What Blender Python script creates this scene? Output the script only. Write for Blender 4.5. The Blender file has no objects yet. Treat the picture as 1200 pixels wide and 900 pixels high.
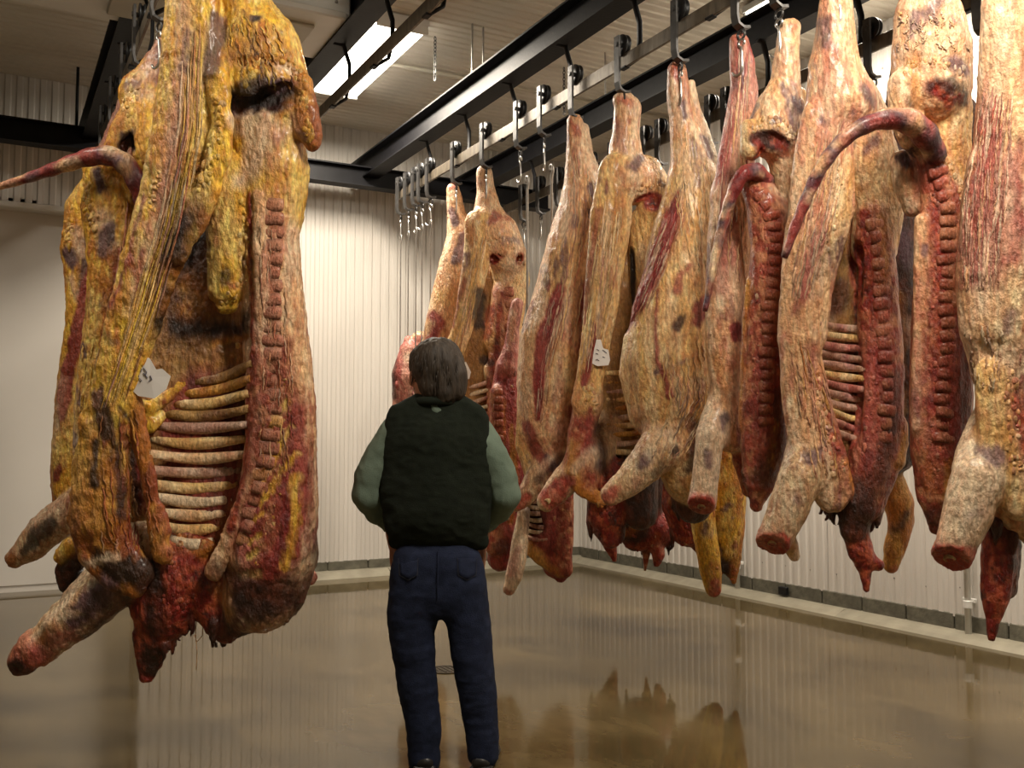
import bpy, bmesh, math, random
import numpy as np
from mathutils import Vector, Matrix
random.seed(7)
SC = bpy.context.scene
COL = SC.collection

# ------------------------------------------------------------------ camera
FPX = 1140.0
YAW = math.radians(28.35)
PITCH = math.atan(67 / FPX)
CAMP = np.array([0.0, 0.0, 1.38])
FW = np.array([math.sin(YAW) * math.cos(PITCH), math.cos(YAW) * math.cos(PITCH), math.sin(PITCH)])
RT = np.array([math.cos(YAW), -math.sin(YAW), 0.0])
UP = np.cross(RT, FW)
cam_d = bpy.data.cameras.new('camera')
cam_d.sensor_width = 36.0
cam_d.lens = 36.0 * FPX / 1200.0
cam_d.clip_start = 0.05
cam = bpy.data.objects.new('camera', cam_d)
COL.objects.link(cam)
cam.location = CAMP
cam.rotation_euler = (math.pi / 2 + PITCH, 0, -YAW)
SC.camera = cam

# ------------------------------------------------------------------ world and exposure
w = bpy.data.worlds.new('world')
SC.world = w
w.use_nodes = True
w.node_tree.nodes['Background'].inputs[0].default_value = (0.9, 0.85, 0.75, 1)
w.node_tree.nodes['Background'].inputs[1].default_value = 0.02
SC.view_settings.view_transform = 'Standard'
SC.view_settings.look = 'None'
SC.view_settings.gamma = 1
SC.view_settings.use_curve_mapping = False
SC.view_settings.exposure = 0.52
SC.cycles.max_bounces = 6
SC.cycles.diffuse_bounces = 4
SC.cycles.glossy_bounces = 3
SC.cycles.use_denoising = True

# ------------------------------------------------------------------ lamps: the light of each ceiling fixture (fixtures are built below)
FIX = [  # x, y, watts
    (2.73, 7.65, 120), (5.15, 4.65, 95), (2.0, 0.9, 255), (4.6, 1.6, 60), (-0.9, 4.6, 40)]
ZC = 4.67
for i, (x, y, e) in enumerate(FIX):
    L = bpy.data.lights.new('tube_light', 'AREA')
    L.shape = 'RECTANGLE'; L.size = 0.36; L.size_y = 1.5
    L.energy = e; L.color = (1.0, 0.885, 0.73)
    o = bpy.data.objects.new('tube_light', L); COL.objects.link(o)
    o.location = (x, y, ZC - 0.17)

# ------------------------------------------------------------------ helpers
def zpt(x, y, z):
    r = FW + RT * (x - 600) / FPX - UP * (y - 450) / FPX
    return CAMP + r * (z - CAMP[2]) / r[2]
def ypt(x, y, Y):
    r = FW + RT * (x - 600) / FPX - UP * (y - 450) / FPX
    return CAMP + r * (Y / r[1])
def xpt(x, y, X):
    r = FW + RT * (x - 600) / FPX - UP * (y - 450) / FPX
    return CAMP + r * (X / r[0])
def dpt(x, y, d):
    return CAMP + (FW + RT * (x - 600) / FPX - UP * (y - 450) / FPX) * d
def rail_y(px, X):
    """where along a rail at X the picture column px falls"""
    t = (px - 600) / FPX
    # RT.p = t*FW.p with p=(X,y,~2.26)
    a = RT - FW * t
    return -(a[0] * X + a[2] * 2.26) / a[1]

def link(o, parent=None):
    COL.objects.link(o)
    if parent is not None: o.parent = parent
    return o
def tag(o, label=None, cat=None, group=None, kind=None):
    if label: o['label'] = label
    if cat: o['category'] = cat
    if group: o['group'] = group
    if kind: o['kind'] = kind
    return o
def empty(name, loc=(0, 0, 0), rz=0.0):
    o = bpy.data.objects.new(name, None); link(o)
    o.location = loc; o.rotation_euler = (0, 0, rz); o.empty_display_size = 0.1
    return o
def thing(name, label, cat, loc=(0, 0, 0), rz=0.0, group=None):
    return tag(empty(name, loc, rz), label, cat, group)
def mesh_obj(name, me, parent=None, loc=None):
    o = bpy.data.objects.new(name, me); link(o, parent)
    if loc is not None: o.location = loc
    return o
def from_bm(name, bm, m, parent=None, smooth=False, loc=None):
    bmesh.ops.recalc_face_normals(bm, faces=bm.faces[:])
    me = bpy.data.meshes.new(name)
    bm.to_mesh(me); bm.free()
    if smooth:
        for p in me.polygons: p.use_smooth = True
    if m: me.materials.append(m)
    return mesh_obj(name, me, parent, loc)
def box(bm, c, s, rot=None, bevel=0.0):
    r = bmesh.ops.create_cube(bm, size=1.0)
    vs = r['verts']
    for v in vs: v.co = Vector((v.co.x * s[0], v.co.y * s[1], v.co.z * s[2]))
    if bevel > 0:
        es = {e for v in vs for e in v.link_edges}
        rr = bmesh.ops.bevel(bm, geom=list(es), offset=bevel, segments=1, affect='EDGES', clamp_overlap=True)
        vs = list({v for v in rr['verts']} | {v for v in vs if v.is_valid})
    for v in vs:
        co = v.co.copy()
        if rot is not None: co = rot @ co
        v.co = co + Vector(c)
    return vs
def tube(bm, pts, r, seg=10, cap=True, flat=None):
    """tube along pts; r scalar or list; flat=(sx,sy) squashes the section"""
    P = [Vector(p) for p in pts]
    n = len(P)
    R = [r] * n if not hasattr(r, '__len__') else r
    rings = []
    t0 = (P[1] - P[0]).normalized()
    a = Vector((0, 0, 1)) if abs(t0.z) < 0.9 else Vector((0, 1, 0))
    u = t0.cross(a).normalized()
    for i in range(n):
        t = (P[min(i + 1, n - 1)] - P[max(i - 1, 0)]).normalized()
        u = (u - t * u.dot(t)).normalized()
        v = t.cross(u)
        ring = []
        for k in range(seg):
            an = 2 * math.pi * k / seg
            fx, fy = (1, 1) if flat is None else flat
            ring.append(bm.verts.new(P[i] + (u * math.cos(an) * fx + v * math.sin(an) * fy) * R[i]))
        rings.append(ring)
    for i in range(n - 1):
        for k in range(seg):
            bm.faces.new((rings[i][k], rings[i][(k + 1) % seg], rings[i + 1][(k + 1) % seg], rings[i + 1][k]))
    if cap:
        bm.faces.new(rings[0][::-1]); bm.faces.new(rings[-1])
def prism(bm, prof, axis, a, b):
    """extrude a 2D outline along axis 'X' or 'Y' from a to b; prof = [(u, z)]"""
    def mk(u, z, t): return bm.verts.new((t, u, z) if axis == 'X' else (u, t, z))
    A = [mk(u, z, a) for u, z in prof]; B = [mk(u, z, b) for u, z in prof]
    n = len(prof)
    for i in range(n): bm.faces.new((A[i], A[(i + 1) % n], B[(i + 1) % n], B[i]))
    bm.faces.new(A); bm.faces.new(B[::-1])
def lathe(bm, prof, c=(0, 0, 0), axis='Z', seg=20):
    rings = []
    for r, h in prof:
        ring = []
        for k in range(seg):
            an = 2 * math.pi * k / seg
            p = (r * math.cos(an), r * math.sin(an), h)
            if axis == 'X': p = (p[2], p[0], p[1])
            if axis == 'Y': p = (p[0], p[2], p[1])
            ring.append(bm.verts.new(Vector(p) + Vector(c)))
        rings.append(ring)
    for i in range(len(prof) - 1):
        for k in range(seg):
            bm.faces.new((rings[i][k], rings[i][(k + 1) % seg], rings[i + 1][(k + 1) % seg], rings[i + 1][k]))
    bm.faces.new(rings[0][::-1]); bm.faces.new(rings[-1])

# ------------------------------------------------------------------ materials
def mat(name, col, rough=0.5, metal=0.0, noise=0.0, nscale=8.0, stretch=(1, 1, 1), bump=0.0, bscale=40.0,
        col2=None, spec=0.5, emit=None, estr=0.0, coat=0.0, rnoise=0.0):
    m = bpy.data.materials.new(name); m.use_nodes = True
    nt = m.node_tree; N = nt.nodes; Lk = nt.links
    b = N['Principled BSDF']
    b.inputs['Base Color'].default_value = (*col, 1)
    b.inputs['Roughness'].default_value = rough
    b.inputs['Metallic'].default_value = metal
    b.inputs['Specular IOR Level'].default_value = spec
    b.inputs['Coat Weight'].default_value = coat
    tc = N.new('ShaderNodeTexCoord'); mp = N.new('ShaderNodeMapping')
    mp.inputs['Scale'].default_value = stretch
    Lk.new(tc.outputs['Object'], mp.inputs['Vector'])
    if noise > 0:
        nz = N.new('ShaderNodeTexNoise'); nz.inputs['Scale'].default_value = nscale; nz.inputs['Detail'].default_value = 6
        Lk.new(mp.outputs[0], nz.inputs['Vector'])
        rp = N.new('ShaderNodeValToRGB')
        c2 = col2 or tuple(c * (1 - noise) for c in col)
        rp.color_ramp.elements[0].position = 0.3; rp.color_ramp.elements[0].color = (*c2, 1)
        rp.color_ramp.elements[1].position = 0.7; rp.color_ramp.elements[1].color = (*col, 1)
        Lk.new(nz.outputs['Fac'], rp.inputs[0]); Lk.new(rp.outputs[0], b.inputs['Base Color'])
        if rnoise:
            mr = N.new('ShaderNodeMapRange'); mr.inputs[3].default_value = rough - rnoise; mr.inputs[4].default_value = rough + rnoise
            Lk.new(nz.outputs['Fac'], mr.inputs[0]); Lk.new(mr.outputs[0], b.inputs['Roughness'])
    if bump > 0:
        n2 = N.new('ShaderNodeTexNoise'); n2.inputs['Scale'].default_value = bscale; n2.inputs['Detail'].default_value = 5
        Lk.new(mp.outputs[0], n2.inputs['Vector'])
        bp = N.new('ShaderNodeBump'); bp.inputs['Strength'].default_value = bump; bp.inputs['Distance'].default_value = 0.01
        Lk.new(n2.outputs['Fac'], bp.inputs['Height']); Lk.new(bp.outputs[0], b.inputs['Normal'])
    if emit:
        b.inputs['Emission Color'].default_value = (*emit, 1); b.inputs['Emission Strength'].default_value = estr
    return m
M = {}
M['panel'] = mat('white_liner_panel', (0.66, 0.625, 0.575), 0.32, noise=0.07, nscale=2.5, stretch=(1, 1, .25), spec=0.5)
M['panel_ceiling'] = mat('ceiling_liner_panel', (0.72, 0.68, 0.59), 0.45, noise=0.08, nscale=2)
M['backing'] = mat('wall_core', (0.6, 0.58, 0.53), 0.7, noise=0.1)
M['grey_wall'] = mat('grey_wall_paint', (0.13, 0.125, 0.11), 0.6, noise=0.1)
M['door'] = mat('smooth_white_door', (0.70, 0.67, 0.62), 0.4, noise=0.05, nscale=1.5)
M['block'] = mat('concrete_block', (0.16, 0.15, 0.11), 0.75, noise=0.5, nscale=14, bump=0.4, bscale=60)
M['curb'] = mat('curb_concrete', (0.36, 0.33, 0.25), 0.5, noise=0.3, nscale=6, bump=0.2, bscale=30)
M['screw'] = mat('dull_screw', (0.35, 0.33, 0.30), 0.4, 0.6, noise=0.2)
M['steel_black'] = mat('black_painted_steel', (0.008, 0.008, 0.010), 0.5, 0.0, noise=0.4, nscale=12, bump=0.1, spec=0.2)
M['steel_bar'] = mat('worn_rail_steel', (0.20, 0.165, 0.12), 0.42, 0.5, noise=0.5, nscale=9, stretch=(1, 3, 1), bump=0.1)
M['steel_strap'] = mat('worn_grey_steel', (0.085, 0.082, 0.08), 0.4, 0.6, noise=0.4, nscale=20, bump=0.15)
M['wheel'] = mat('dark_cast_iron', (0.015, 0.015, 0.016), 0.4, 0.4, noise=0.4, nscale=30)
M['bright'] = mat('bright_zinc_steel', (0.62, 0.61, 0.58), 0.28, 0.9, noise=0.2, nscale=30)
M['rod'] = mat('grey_steel_rod', (0.42, 0.40, 0.37), 0.38, 0.7, noise=0.25, nscale=20)
M['cooler'] = mat('cooler_white_paint', (0.72, 0.70, 0.64), 0.4, noise=0.08, nscale=4)
M['cooler_pan'] = mat('cooler_beige_pan', (0.50, 0.46, 0.36), 0.45, noise=0.15, nscale=5)
M['coil'] = mat('cooler_coil', (0.24, 0.225, 0.20), 0.5, 0.3, noise=0.5, nscale=60)
M['fixture'] = mat('fixture_white', (0.8, 0.79, 0.75), 0.4, noise=0.04)
M['tube_on'] = mat('lit_tube', (1, 1, 1), 0.4, noise=0.02, emit=(1.0, 0.93, 0.80), estr=7.0)
M['pvc'] = mat('white_pvc_pipe', (0.75, 0.74, 0.70), 0.3, noise=0.06)
M['pipe_conduit'] = mat('cream_conduit', (0.60, 0.55, 0.44), 0.4, noise=0.1)

def floor_mat():
    m = bpy.data.materials.new('wet_concrete_floor'); m.use_nodes = True
    nt = m.node_tree; N = nt.nodes; Lk = nt.links; b = N['Principled BSDF']
    tc = N.new('ShaderNodeTexCoord')
    n1 = N.new('ShaderNodeTexNoise'); n1.inputs['Scale'].default_value = 0.7; n1.inputs['Detail'].default_value = 8; n1.inputs['Roughness'].default_value = .6; n1.inputs['Distortion'].default_value = .6
    Lk.new(tc.outputs['Object'], n1.inputs['Vector'])
    rp = N.new('ShaderNodeValToRGB'); e = rp.color_ramp.elements
    e[0].position = .28; e[0].color = (0.045, 0.030, 0.011, 1)
    e[1].position = .72; e[1].color = (0.165, 0.12, 0.058, 1)
    x = e.new(.5); x.color = (0.092, 0.065, 0.028, 1)
    Lk.new(n1.outputs['Fac'], rp.inputs[0])
    n2 = N.new('ShaderNodeTexNoise'); n2.inputs['Scale'].default_value = 9; n2.inputs['Detail'].default_value = 8
    mp = N.new('ShaderNodeMapping'); mp.inputs['Scale'].default_value = (1, .35, 1); mp.inputs['Rotation'].default_value = (0, 0, .9)
    Lk.new(tc.outputs['Object'], mp.inputs[0]); Lk.new(mp.outputs[0], n2.inputs['Vector'])
    mx = N.new('ShaderNodeMix'); mx.data_type = 'RGBA'; mx.blend_type = 'OVERLAY'; mx.inputs[0].default_value = .35
    Lk.new(rp.outputs[0], mx.inputs[6]); Lk.new(n2.outputs['Fac'], mx.inputs[7])
    Lk.new(mx.outputs[2], b.inputs['Base Color'])
    # thin film of water: nearly everywhere smooth, drier and duller in patches
    n3 = N.new('ShaderNodeTexNoise'); n3.inputs['Scale'].default_value = 0.55; n3.inputs['Detail'].default_value = 4
    Lk.new(tc.outputs['Object'], n3.inputs['Vector'])
    mr = N.new('ShaderNodeMapRange'); mr.inputs[1].default_value = .45; mr.inputs[2].default_value = .75; mr.inputs[3].default_value = .04; mr.inputs[4].default_value = .22
    Lk.new(n3.outputs['Fac'], mr.inputs[0]); Lk.new(mr.outputs[0], b.inputs['Roughness'])
    b.inputs['IOR'].default_value = 1.34
    n4 = N.new('ShaderNodeTexNoise'); n4.inputs['Scale'].default_value = 14; n4.inputs['Detail'].default_value = 2
    Lk.new(tc.outputs['Object'], n4.inputs['Vector'])
    bp = N.new('ShaderNodeBump'); bp.inputs['Strength'].default_value = .02; bp.inputs['Distance'].default_value = .01
    Lk.new(n4.outputs['Fac'], bp.inputs['Height']); Lk.new(bp.outputs[0], b.inputs['Normal'])
    return m
M['floor'] = floor_mat()
# ------------------------------------------------------------------ the room
XL, XR, YF, YB = -2.6, 6.10, -2.4, 9.65          # inner faces
YD = 10.08                                        # recessed door plane
DX = 1.30                                         # right jamb of the doorway
bm = bmesh.new(); box(bm, ((XL + XR) / 2, (YF + YD + .3) / 2, -.06), (XR - XL + .6, YD - YF + .9, .12))
floor = tag(from_bm('floor', bm, M['floor']), kind='structure')

def corr_panel(name, m, parent, origin, du, dv, dn, width, length, ribs, flip=0.0, depth=.012):
    """one corrugated liner sheet: ribs run along dv, stacked along du, proud along dn; 2 mm sheet with folded edges"""
    du, dv, dn, O = map(Vector, (du, dv, dn, origin))
    pitch = width / ribs
    prof = []
    for i in range(ribs):
        x = i * pitch
        prof += [(x, 0), (x + pitch * .34, 0), (x + pitch * .46, depth), (x + pitch * .86, depth)]
    prof.append((width, 0))
    O = O + dn * flip
    vs, fs = [], []
    for (u, n) in prof:
        vs.append(O + du * u + dn * n); vs.append(O + du * u + dn * n + dv * length)
    k = len(prof)
    for i in range(k - 1): fs.append((2 * i, 2 * i + 2, 2 * i + 3, 2 * i + 1))
    # folded end strips give the sheet its visible thickness
    b = len(vs)
    for (u, n) in prof:
        vs.append(O + du * u - dn * .004); vs.append(O + du * u - dn * .004 + dv * length)
    for i in range(k - 1):
        fs.append((2 * i, b + 2 * i, b + 2 * i + 2, 2 * i + 2)); fs.append((2 * i + 1, 2 * i + 3, b + 2 * i + 3, b + 2 * i + 1))
    me = bpy.data.meshes.new(name)
    me.from_pydata([tuple(v) for v in vs], [], fs); me.update()
    me.materials.append(m)
    return mesh_obj(name, me, parent)

ZP = 0.15                                          # panels stop above the block base
# back wall
bm = bmesh.new()
box(bm, ((DX + XR) / 2 + .1, YB + .09, ZC / 2), (XR - DX + .2, .16, ZC))
box(bm, ((DX + XL) / 2, YB + .09, (ZC + 3.52) / 2), (DX - XL, .16, ZC - 3.52))
wb = tag(from_bm('wall_back', bm, M['backing']), kind='structure')
W = 0.95
x = XR; i = 0
while x > XL + .01:
    wdt = min(W, x - XL)
    zb = ZP - (.012 if i % 3 == 1 else 0) if x - wdt * .5 > DX else 3.50
    if x > DX > x - wdt:
        corr_panel('panel', M['panel'], wb, (DX, YB, ZP), (1, 0, 0), (0, 0, 1), (0, -1, 0), x - DX, ZC - ZP, max(1, round((x - DX) / .095)), .002)
        corr_panel('panel', M['panel'], wb, (x - wdt, YB, 3.5), (1, 0, 0), (0, 0, 1), (0, -1, 0), DX - x + wdt, ZC - 3.5, max(1, round((DX - x + wdt) / .095)), .002)
    else:
        corr_panel('panel', M['panel'], wb, (x - wdt, YB, zb), (1, 0, 0), (0, 0, 1), (0, -1, 0), wdt, ZC - zb, max(1, round(wdt / .095)), .003 * (i % 2))
    x -= wdt; i += 1
# right wall
bm = bmesh.new(); box(bm, (XR + .09, (YF + YB) / 2, ZC / 2), (.16, YB - YF + .3, ZC))
wr = tag(from_bm('wall_right', bm, M['backing']), kind='structure')
y = YB; i = 0
while y > YF + .01:
    wdt = min(W, y - YF)
    zb = ZP - (.012 if i % 3 == 2 else 0)
    corr_panel('panel', M['panel'], wr, (XR, y - wdt, zb), (0, 1, 0), (0, 0, 1), (-1, 0, 0), wdt, ZC - zb, max(1, round(wdt / .095)), .003 * (i % 2))
    y -= wdt; i += 1
# left wall, front wall (behind the camera)
bm = bmesh.new(); box(bm, (XL - .09, (YF + YD) / 2, ZC / 2), (.16, YD - YF + .3, ZC))
tag(from_bm('wall_left', bm, M['grey_wall']), kind='structure')
bm = bmesh.new(); box(bm, ((XL + XR) / 2, YF - .09, ZC / 2), (XR - XL + .3, .16, ZC))
tag(from_bm('wall_front', bm, M['grey_wall']), kind='structure')
# ceiling of corrugated sheets, ribs running across the room
bm = bmesh.new(); box(bm, ((XL + XR) / 2, (YF + YB) / 2 + .2, ZC + .09), (XR - XL + .3, YB - YF + .8, .16))
ce = tag(from_bm('ceiling', bm, M['backing']), kind='structure')
y = YB; i = 0
while y > YF + .01:
    wdt = min(W, y - YF)
    corr_panel('panel', M['panel_ceiling'], ce, (XL, y - wdt, ZC), (0, 1, 0), (1, 0, 0), (0, 0, -1), wdt, XR - XL, max(1, round(wdt / .095)), .003 * (i % 2))
    y -= wdt; i += 1
# doorway: recessed smooth sliding door, jamb, header lip
bm = bmesh.new(); box(bm, ((DX + XL) / 2, YD + .05, 1.78), (DX - XL, .10, 3.56))
dr = tag(from_bm('door_1', bm, M['door']), kind='structure')
for k in range(3):
    bm = bmesh.new(); box(bm, (XL + .65 + k * 1.302, YD - .006, 1.79), (1.29, .014, 3.46), bevel=.003)
    from_bm('door_panel', bm, M['door'], dr)
bm = bmesh.new(); box(bm, ((DX + XL) / 2, YB - .005, 3.485), (DX - XL, .06, .05), bevel=.006); box(bm, ((DX + XL) / 2, (YB + YD) / 2, 3.53), (DX - XL, YD - YB, .03))
tag(from_bm('trim_1', bm, M['door']), kind='structure')
bm = bmesh.new(); box(bm, (DX + .02, (YB + YD) / 2 + .02, 1.76), (.05, YD - YB + .1, 3.52), bevel=.004)
tag(from_bm('trim_2', bm, M['door']), kind='structure')
# concrete block base under the panels
def base_blocks(name, p0, p1, n):
    p0, p1 = Vector(p0), Vector(p1)
    d = (p1 - p0); Ln = d.length; d.normalize(); rot = Matrix.Rotation(math.atan2(d.y, d.x), 3, 'Z')
    bm = bmesh.new(); box(bm, (p0 + p1) / 2 + Vector((0, 0, .075)), (Ln, .03, .15), rot)
    t = tag(from_bm(name, bm, M['block']), kind='structure')
    cnt = int(Ln / .41); st = Ln / cnt
    bm = bmesh.new(); box(bm, (0, 0, 0), (st - .012, .05, .17), rot, bevel=.006)
    me = bpy.data.meshes.new('block'); bm.to_mesh(me); bm.free(); me.materials.append(M['block'])
    for k in range(cnt):
        mesh_obj('block', me, t, p0 + d * (st * (k + .5)) + Vector(n) * (.012 + .004 * random.random()) + Vector((0, 0, .075)))
    return t
base_blocks('baseboard_back', (DX + .05, YB + .02, 0), (XR, YB + .02, 0), (0, -1, 0))
base_blocks('baseboard_right', (XR + .02, YF, 0), (XR + .02, YB, 0), (-1, 0, 0))
# sloped concrete curb along the walls
def curb(name, axis, prof, a, b, n):
    bm = bmesh.new()
    t = tag(empty(name), kind='structure')
    L = (b - a) / n
    for k in range(n):
        bm = bmesh.new(); prism(bm, [(u + random.uniform(-.006, .006), z + random.uniform(-.003, .003)) if z > 0 else (u, z) for u, z in prof], axis, a + k * L, a + (k + 1) * L - .004)
        from_bm('curb_section', bm, M['curb'], t)
curb('trim_3', 'X', [(YB, -.01), (YB, .07), (YB - .07, .064), (YB - .13, .03), (YB - .17, -.01)], DX + .05, XR - .02, 4)
curb('trim_4', 'Y', [(XR, -.01), (XR, .05), (XR - .08, .045), (XR - .14, .02), (XR - .19, -.01)], YF, YB - .02, 6)
# rows of screws in the liner sheets
def screws(parent, pts, n):
    bm = bmesh.new()
    for p in pts:
        lathe(bm, [(.007, 0), (.005, .004)], (0, 0, 0), 'Z', 6)
        bm.verts.ensure_lookup_table()
        vs = bm.verts[-12:]
        q = Vector((0, 0, 1)).rotation_difference(Vector(n))
        for v in vs: v.co = q @ v.co + Vector(p)
    o = from_bm('screws', bm, M['screw'], parent); o['kind'] = 'stuff'
zs = [.32, .95, 1.6, 2.25, 2.9, 3.6, 4.3]
screws(wb, [(xx, YB - .001, z + random.uniform(-.03, .03)) for z in zs for xx in np.arange(DX + .2, XR, .285)], (0, -1, 0))
screws(wb, [(xx, YB - .001, z) for z in (3.62, 4.5) for xx in np.arange(XL + .1, DX, .19)], (0, -1, 0))
screws(wr, [(XR - .001, yy, z + random.uniform(-.03, .03)) for z in zs for yy in np.arange(1.2, YB, .285)], (-1, 0, 0))

# ------------------------------------------------------------------ overhead rails
RX = [0.696, 1.964, 3.284, 4.403]                     # the four meat rails
ZB = 3.641                                          # rail bar centre height
def ibeam_prof(w, h, t=.014, zc=0.0):
    a, b = w / 2, h / 2
    return [(-a, -b), (a, -b), (a, -b + t), (t / 2, -b + t), (t / 2, b - t), (a, b - t), (a, b), (-a, b), (-a, b - t), (-t / 2, b - t), (-t / 2, -b + t), (-a, -b + t)]
def beam(label, axis, c, z, w, h, a, b):
    bm = bmesh.new()
    prism(bm, [(u + c, v + z) for u, v in ibeam_prof(w, h)], axis, a, b)
    o = from_bm('ceiling_beam', bm, M['steel_black']); tag(o, label, 'beam'); return o
ZI = 4.046
t = beam('black steel cross beam hung in front of the back wall', 'X', 9.19, 4.022, .155, .20, XL + .01, 5.41)
names = ['leftmost overhead meat rail, over the yellow carcasses', 'overhead meat rail running below the bright ceiling lamp',
         'long overhead meat rail holding the row of beef sides', 'rightmost overhead meat rail, behind the row of beef sides']
bnames = ['black steel beam above the leftmost meat rail', 'black steel beam next to the bright ceiling lamp',
          'long black steel beam above the row of hanging beef', 'black steel beam on the far right nearest the right wall']
RB = [.745, 2.015, 3.332, 4.522]                       # beam centrelines
for k in range(4):
    bb = beam(bnames[k], 'Y', RB[k], ZI + .095, .167, .226, YF + .02, 9.58)
    # small clips along the top flange
    y = 1.0
    while y < 9.4:
        bm = bmesh.new(); box(bm, (RB[k] + (.05 if k > 1 else -.05), y, ZI + .222), (.06, .042, .03), bevel=.004)
        from_bm('clip', bm, M['steel_black'], bb); y += .74
    t = thing('meat_rail', names[k], 'rail', (RX[k], 3.0, ZB))
    bm = bmesh.new(); box(bm, (0, 0, 0), (.017, 8.33 - YF, .083), bevel=.003)
    o = from_bm('bar', bm, M['steel_bar'], t); o.location = (0, (8.33 + YF) / 2 - 3.0, 0)
    # curved hangers from the beam down to the back of the bar
    y = 0.55 + .1 * k
    while y < 8.2:
        dx = RB[k] - RX[k]
        bm = bmesh.new()
        pts = [(dx * .4 - .02, 0, ZI - ZB - .012), (.07, 0, ZI - ZB - .018), (.113, 0, .26), (.113, 0, .14), (.09, 0, .024), (.024, 0, -.024)]
        tube(bm, pts, .025, 8, flat=(1, .45))
        o = from_bm('hanger', bm, M['steel_black'], t, smooth=True); o.location = (0, y - 3.0, 0)
        bm = bmesh.new(); box(bm, (0, y - 3.0, -.043), (.036, .06, .014), bevel=.003)
        from_bm('bracket', bm, M['steel_black'], t)
        y += .785
# threaded rods and chains from the ceiling to the beams
def rod(label, p, z0, r=.008, m='rod'):
    bm = bmesh.new(); tube(bm, [(0, 0, 0), (0, 0, ZC - z0)], r, 8)
    lathe(bm, [(r * 2.2, 0), (r * 2.2, .02)], (0, 0, .002), 'Z', 6)
    o = from_bm('hanging_rod', bm, M[m], loc=(p[0], p[1], z0)); tag(o, label, 'rod', 'rods from the ceiling to the beams')
rod('left one of the two rods above the long middle beam', (RB[2] - .05, rail_y(553, RB[2] - .05), 0), ZI + .205)
rod('right one of the two rods above the long middle beam', (RB[2] + .05, rail_y(566, RB[2] + .05), 0), ZI + .205)
rod('left dark rod in front of the ceiling cooler', (RB[1] - .05, rail_y(371, RB[1] - .05), 0), ZI + .205, .011, 'steel_black')
rod('right dark rod in front of the ceiling cooler', (RB[1] + .05, rail_y(382, RB[1] + .05), 0), ZI + .205, .011, 'steel_black')
rod('thin rod above the rightmost beam behind the first hanging shanks', (RB[3], rail_y(710, RB[3]), 0), ZI + .205, .008)
rod('dark rod from ceiling to the left end of the cross beam', (.62, 9.19, 0), 4.11, .013, 'steel_black')
def chain(label, p, n, z0=ZC - .02):
    t = thing('chain', label, 'chain', (p[0], p[1], z0), group='short chains hanging from the ceiling')
    bm = bmesh.new()
    pts = [(.011 * math.cos(a), 0, .019 * math.sin(a)) for a in np.linspace(0, 2 * math.pi, 11)]
    tube(bm, pts, .004, 6, cap=False)
    me = bpy.data.meshes.new('chain_link'); bm.to_mesh(me); bm.free(); me.materials.append(M['steel_strap'])
    for k in range(n):
        o = mesh_obj('chain_link', me, t, (0, 0, -.019 - k * .03)); o.rotation_euler = (0, 0, (k % 2) * math.pi / 2 + .4)
q = zpt(510, 40, ZC); chain('short rusty chain hanging from the ceiling beside the lit lamp', (q[0], q[1]), 12)
q = zpt(661, 76, ZC); chain('short chain hanging from the ceiling behind the long beam', (q[0], q[1]), 14)
# conduit pipe across the ceiling
bm = bmesh.new(); q = zpt(565, 95, ZC - .03); tube(bm, [(2.6, q[1], ZC - .035), (6.05, q[1], ZC - .035)], .016, 8)
tag(from_bm('conduit', bm, M['pipe_conduit'], smooth=True), 'thin cream conduit pipe running across the ceiling from the lamp', 'pipe')

# ------------------------------------------------------------------ ceiling lamps
flabels = ['bright tube lamp on the ceiling behind the second rail', 'bright tube lamp on the ceiling above the right row of beef',
           'ceiling tube lamp nearest the camera between the two carcass rows', 'ceiling tube lamp above the rightmost near beef side', 'ceiling tube lamp left of the yellow carcasses']
for i, (x, y, e) in enumerate(FIX):
    t = thing('ceiling_lamp', flabels[i], 'lamp', (x, y, ZC - .02))
    bm = bmesh.new()
    prism(bm, [(-.22, -.0), (.22, -.0), (.22, -.05), (-.22, -.05)], 'Y', -.83, .83)
    from_bm('housing', bm, M['fixture'], t)
    bm = bmesh.new(); prism(bm, [(-.20, -.05), (.20, -.05), (.20, -.085), (.16, -.11), (-.16, -.11), (-.20, -.085)], 'Y', -.80, .80)
    from_bm('diffuser', bm, M['tube_on'], t)
    for e2 in (-.82, .82):
        bm = bmesh.new(); box(bm, (0, e2, -.08), (.42, .03, .07), bevel=.006); from_bm('end_cap', bm, M['fixture'], t)

# ------------------------------------------------------------------ evaporator cooler under the ceiling
q = zpt(412, 27, 4.05); yc0 = q[1]; xr = q[0]
t = thing('ceiling_cooler', 'white ceiling cooling unit with dark coil grille above the yellow carcass', 'cooler', (xr - 1.35, yc0 + .32, 4.05))
bm = bmesh.new(); box(bm, (0, 0, .29), (2.7, .62, .5), bevel=.012); from_bm('casing', bm, M['cooler'], t)
bm = bmesh.new(); box(bm, (0, 0, .022), (2.62, .72, .05), bevel=.01); from_bm('drain_pan', bm, M['cooler'], t)
bm = bmesh.new(); box(bm, (.55, .02, -.012), (1.2, .42, .03), bevel=.008); from_bm('pan_cover', bm, M['cooler_pan'], t)
bm = bmesh.new(); box(bm, (-.1, -.313, .31), (2.1, .012, .40)); co = from_bm('coil', bm, M['coil'], t)
bm = bmesh.new()
for k in range(70): box(bm, (-1.14 + k * .03, -.324, .31), (.006, .012, .40))
o = from_bm('fins', bm, M['cooler_pan'], t); o['kind'] = 'stuff'
for s in (-1.2, 1.2):
    bm = bmesh.new(); tube(bm, [(s, 0, .53), (s, 0, .60)], .02, 8); from_bm('mount', bm, M['rod'], t)
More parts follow.
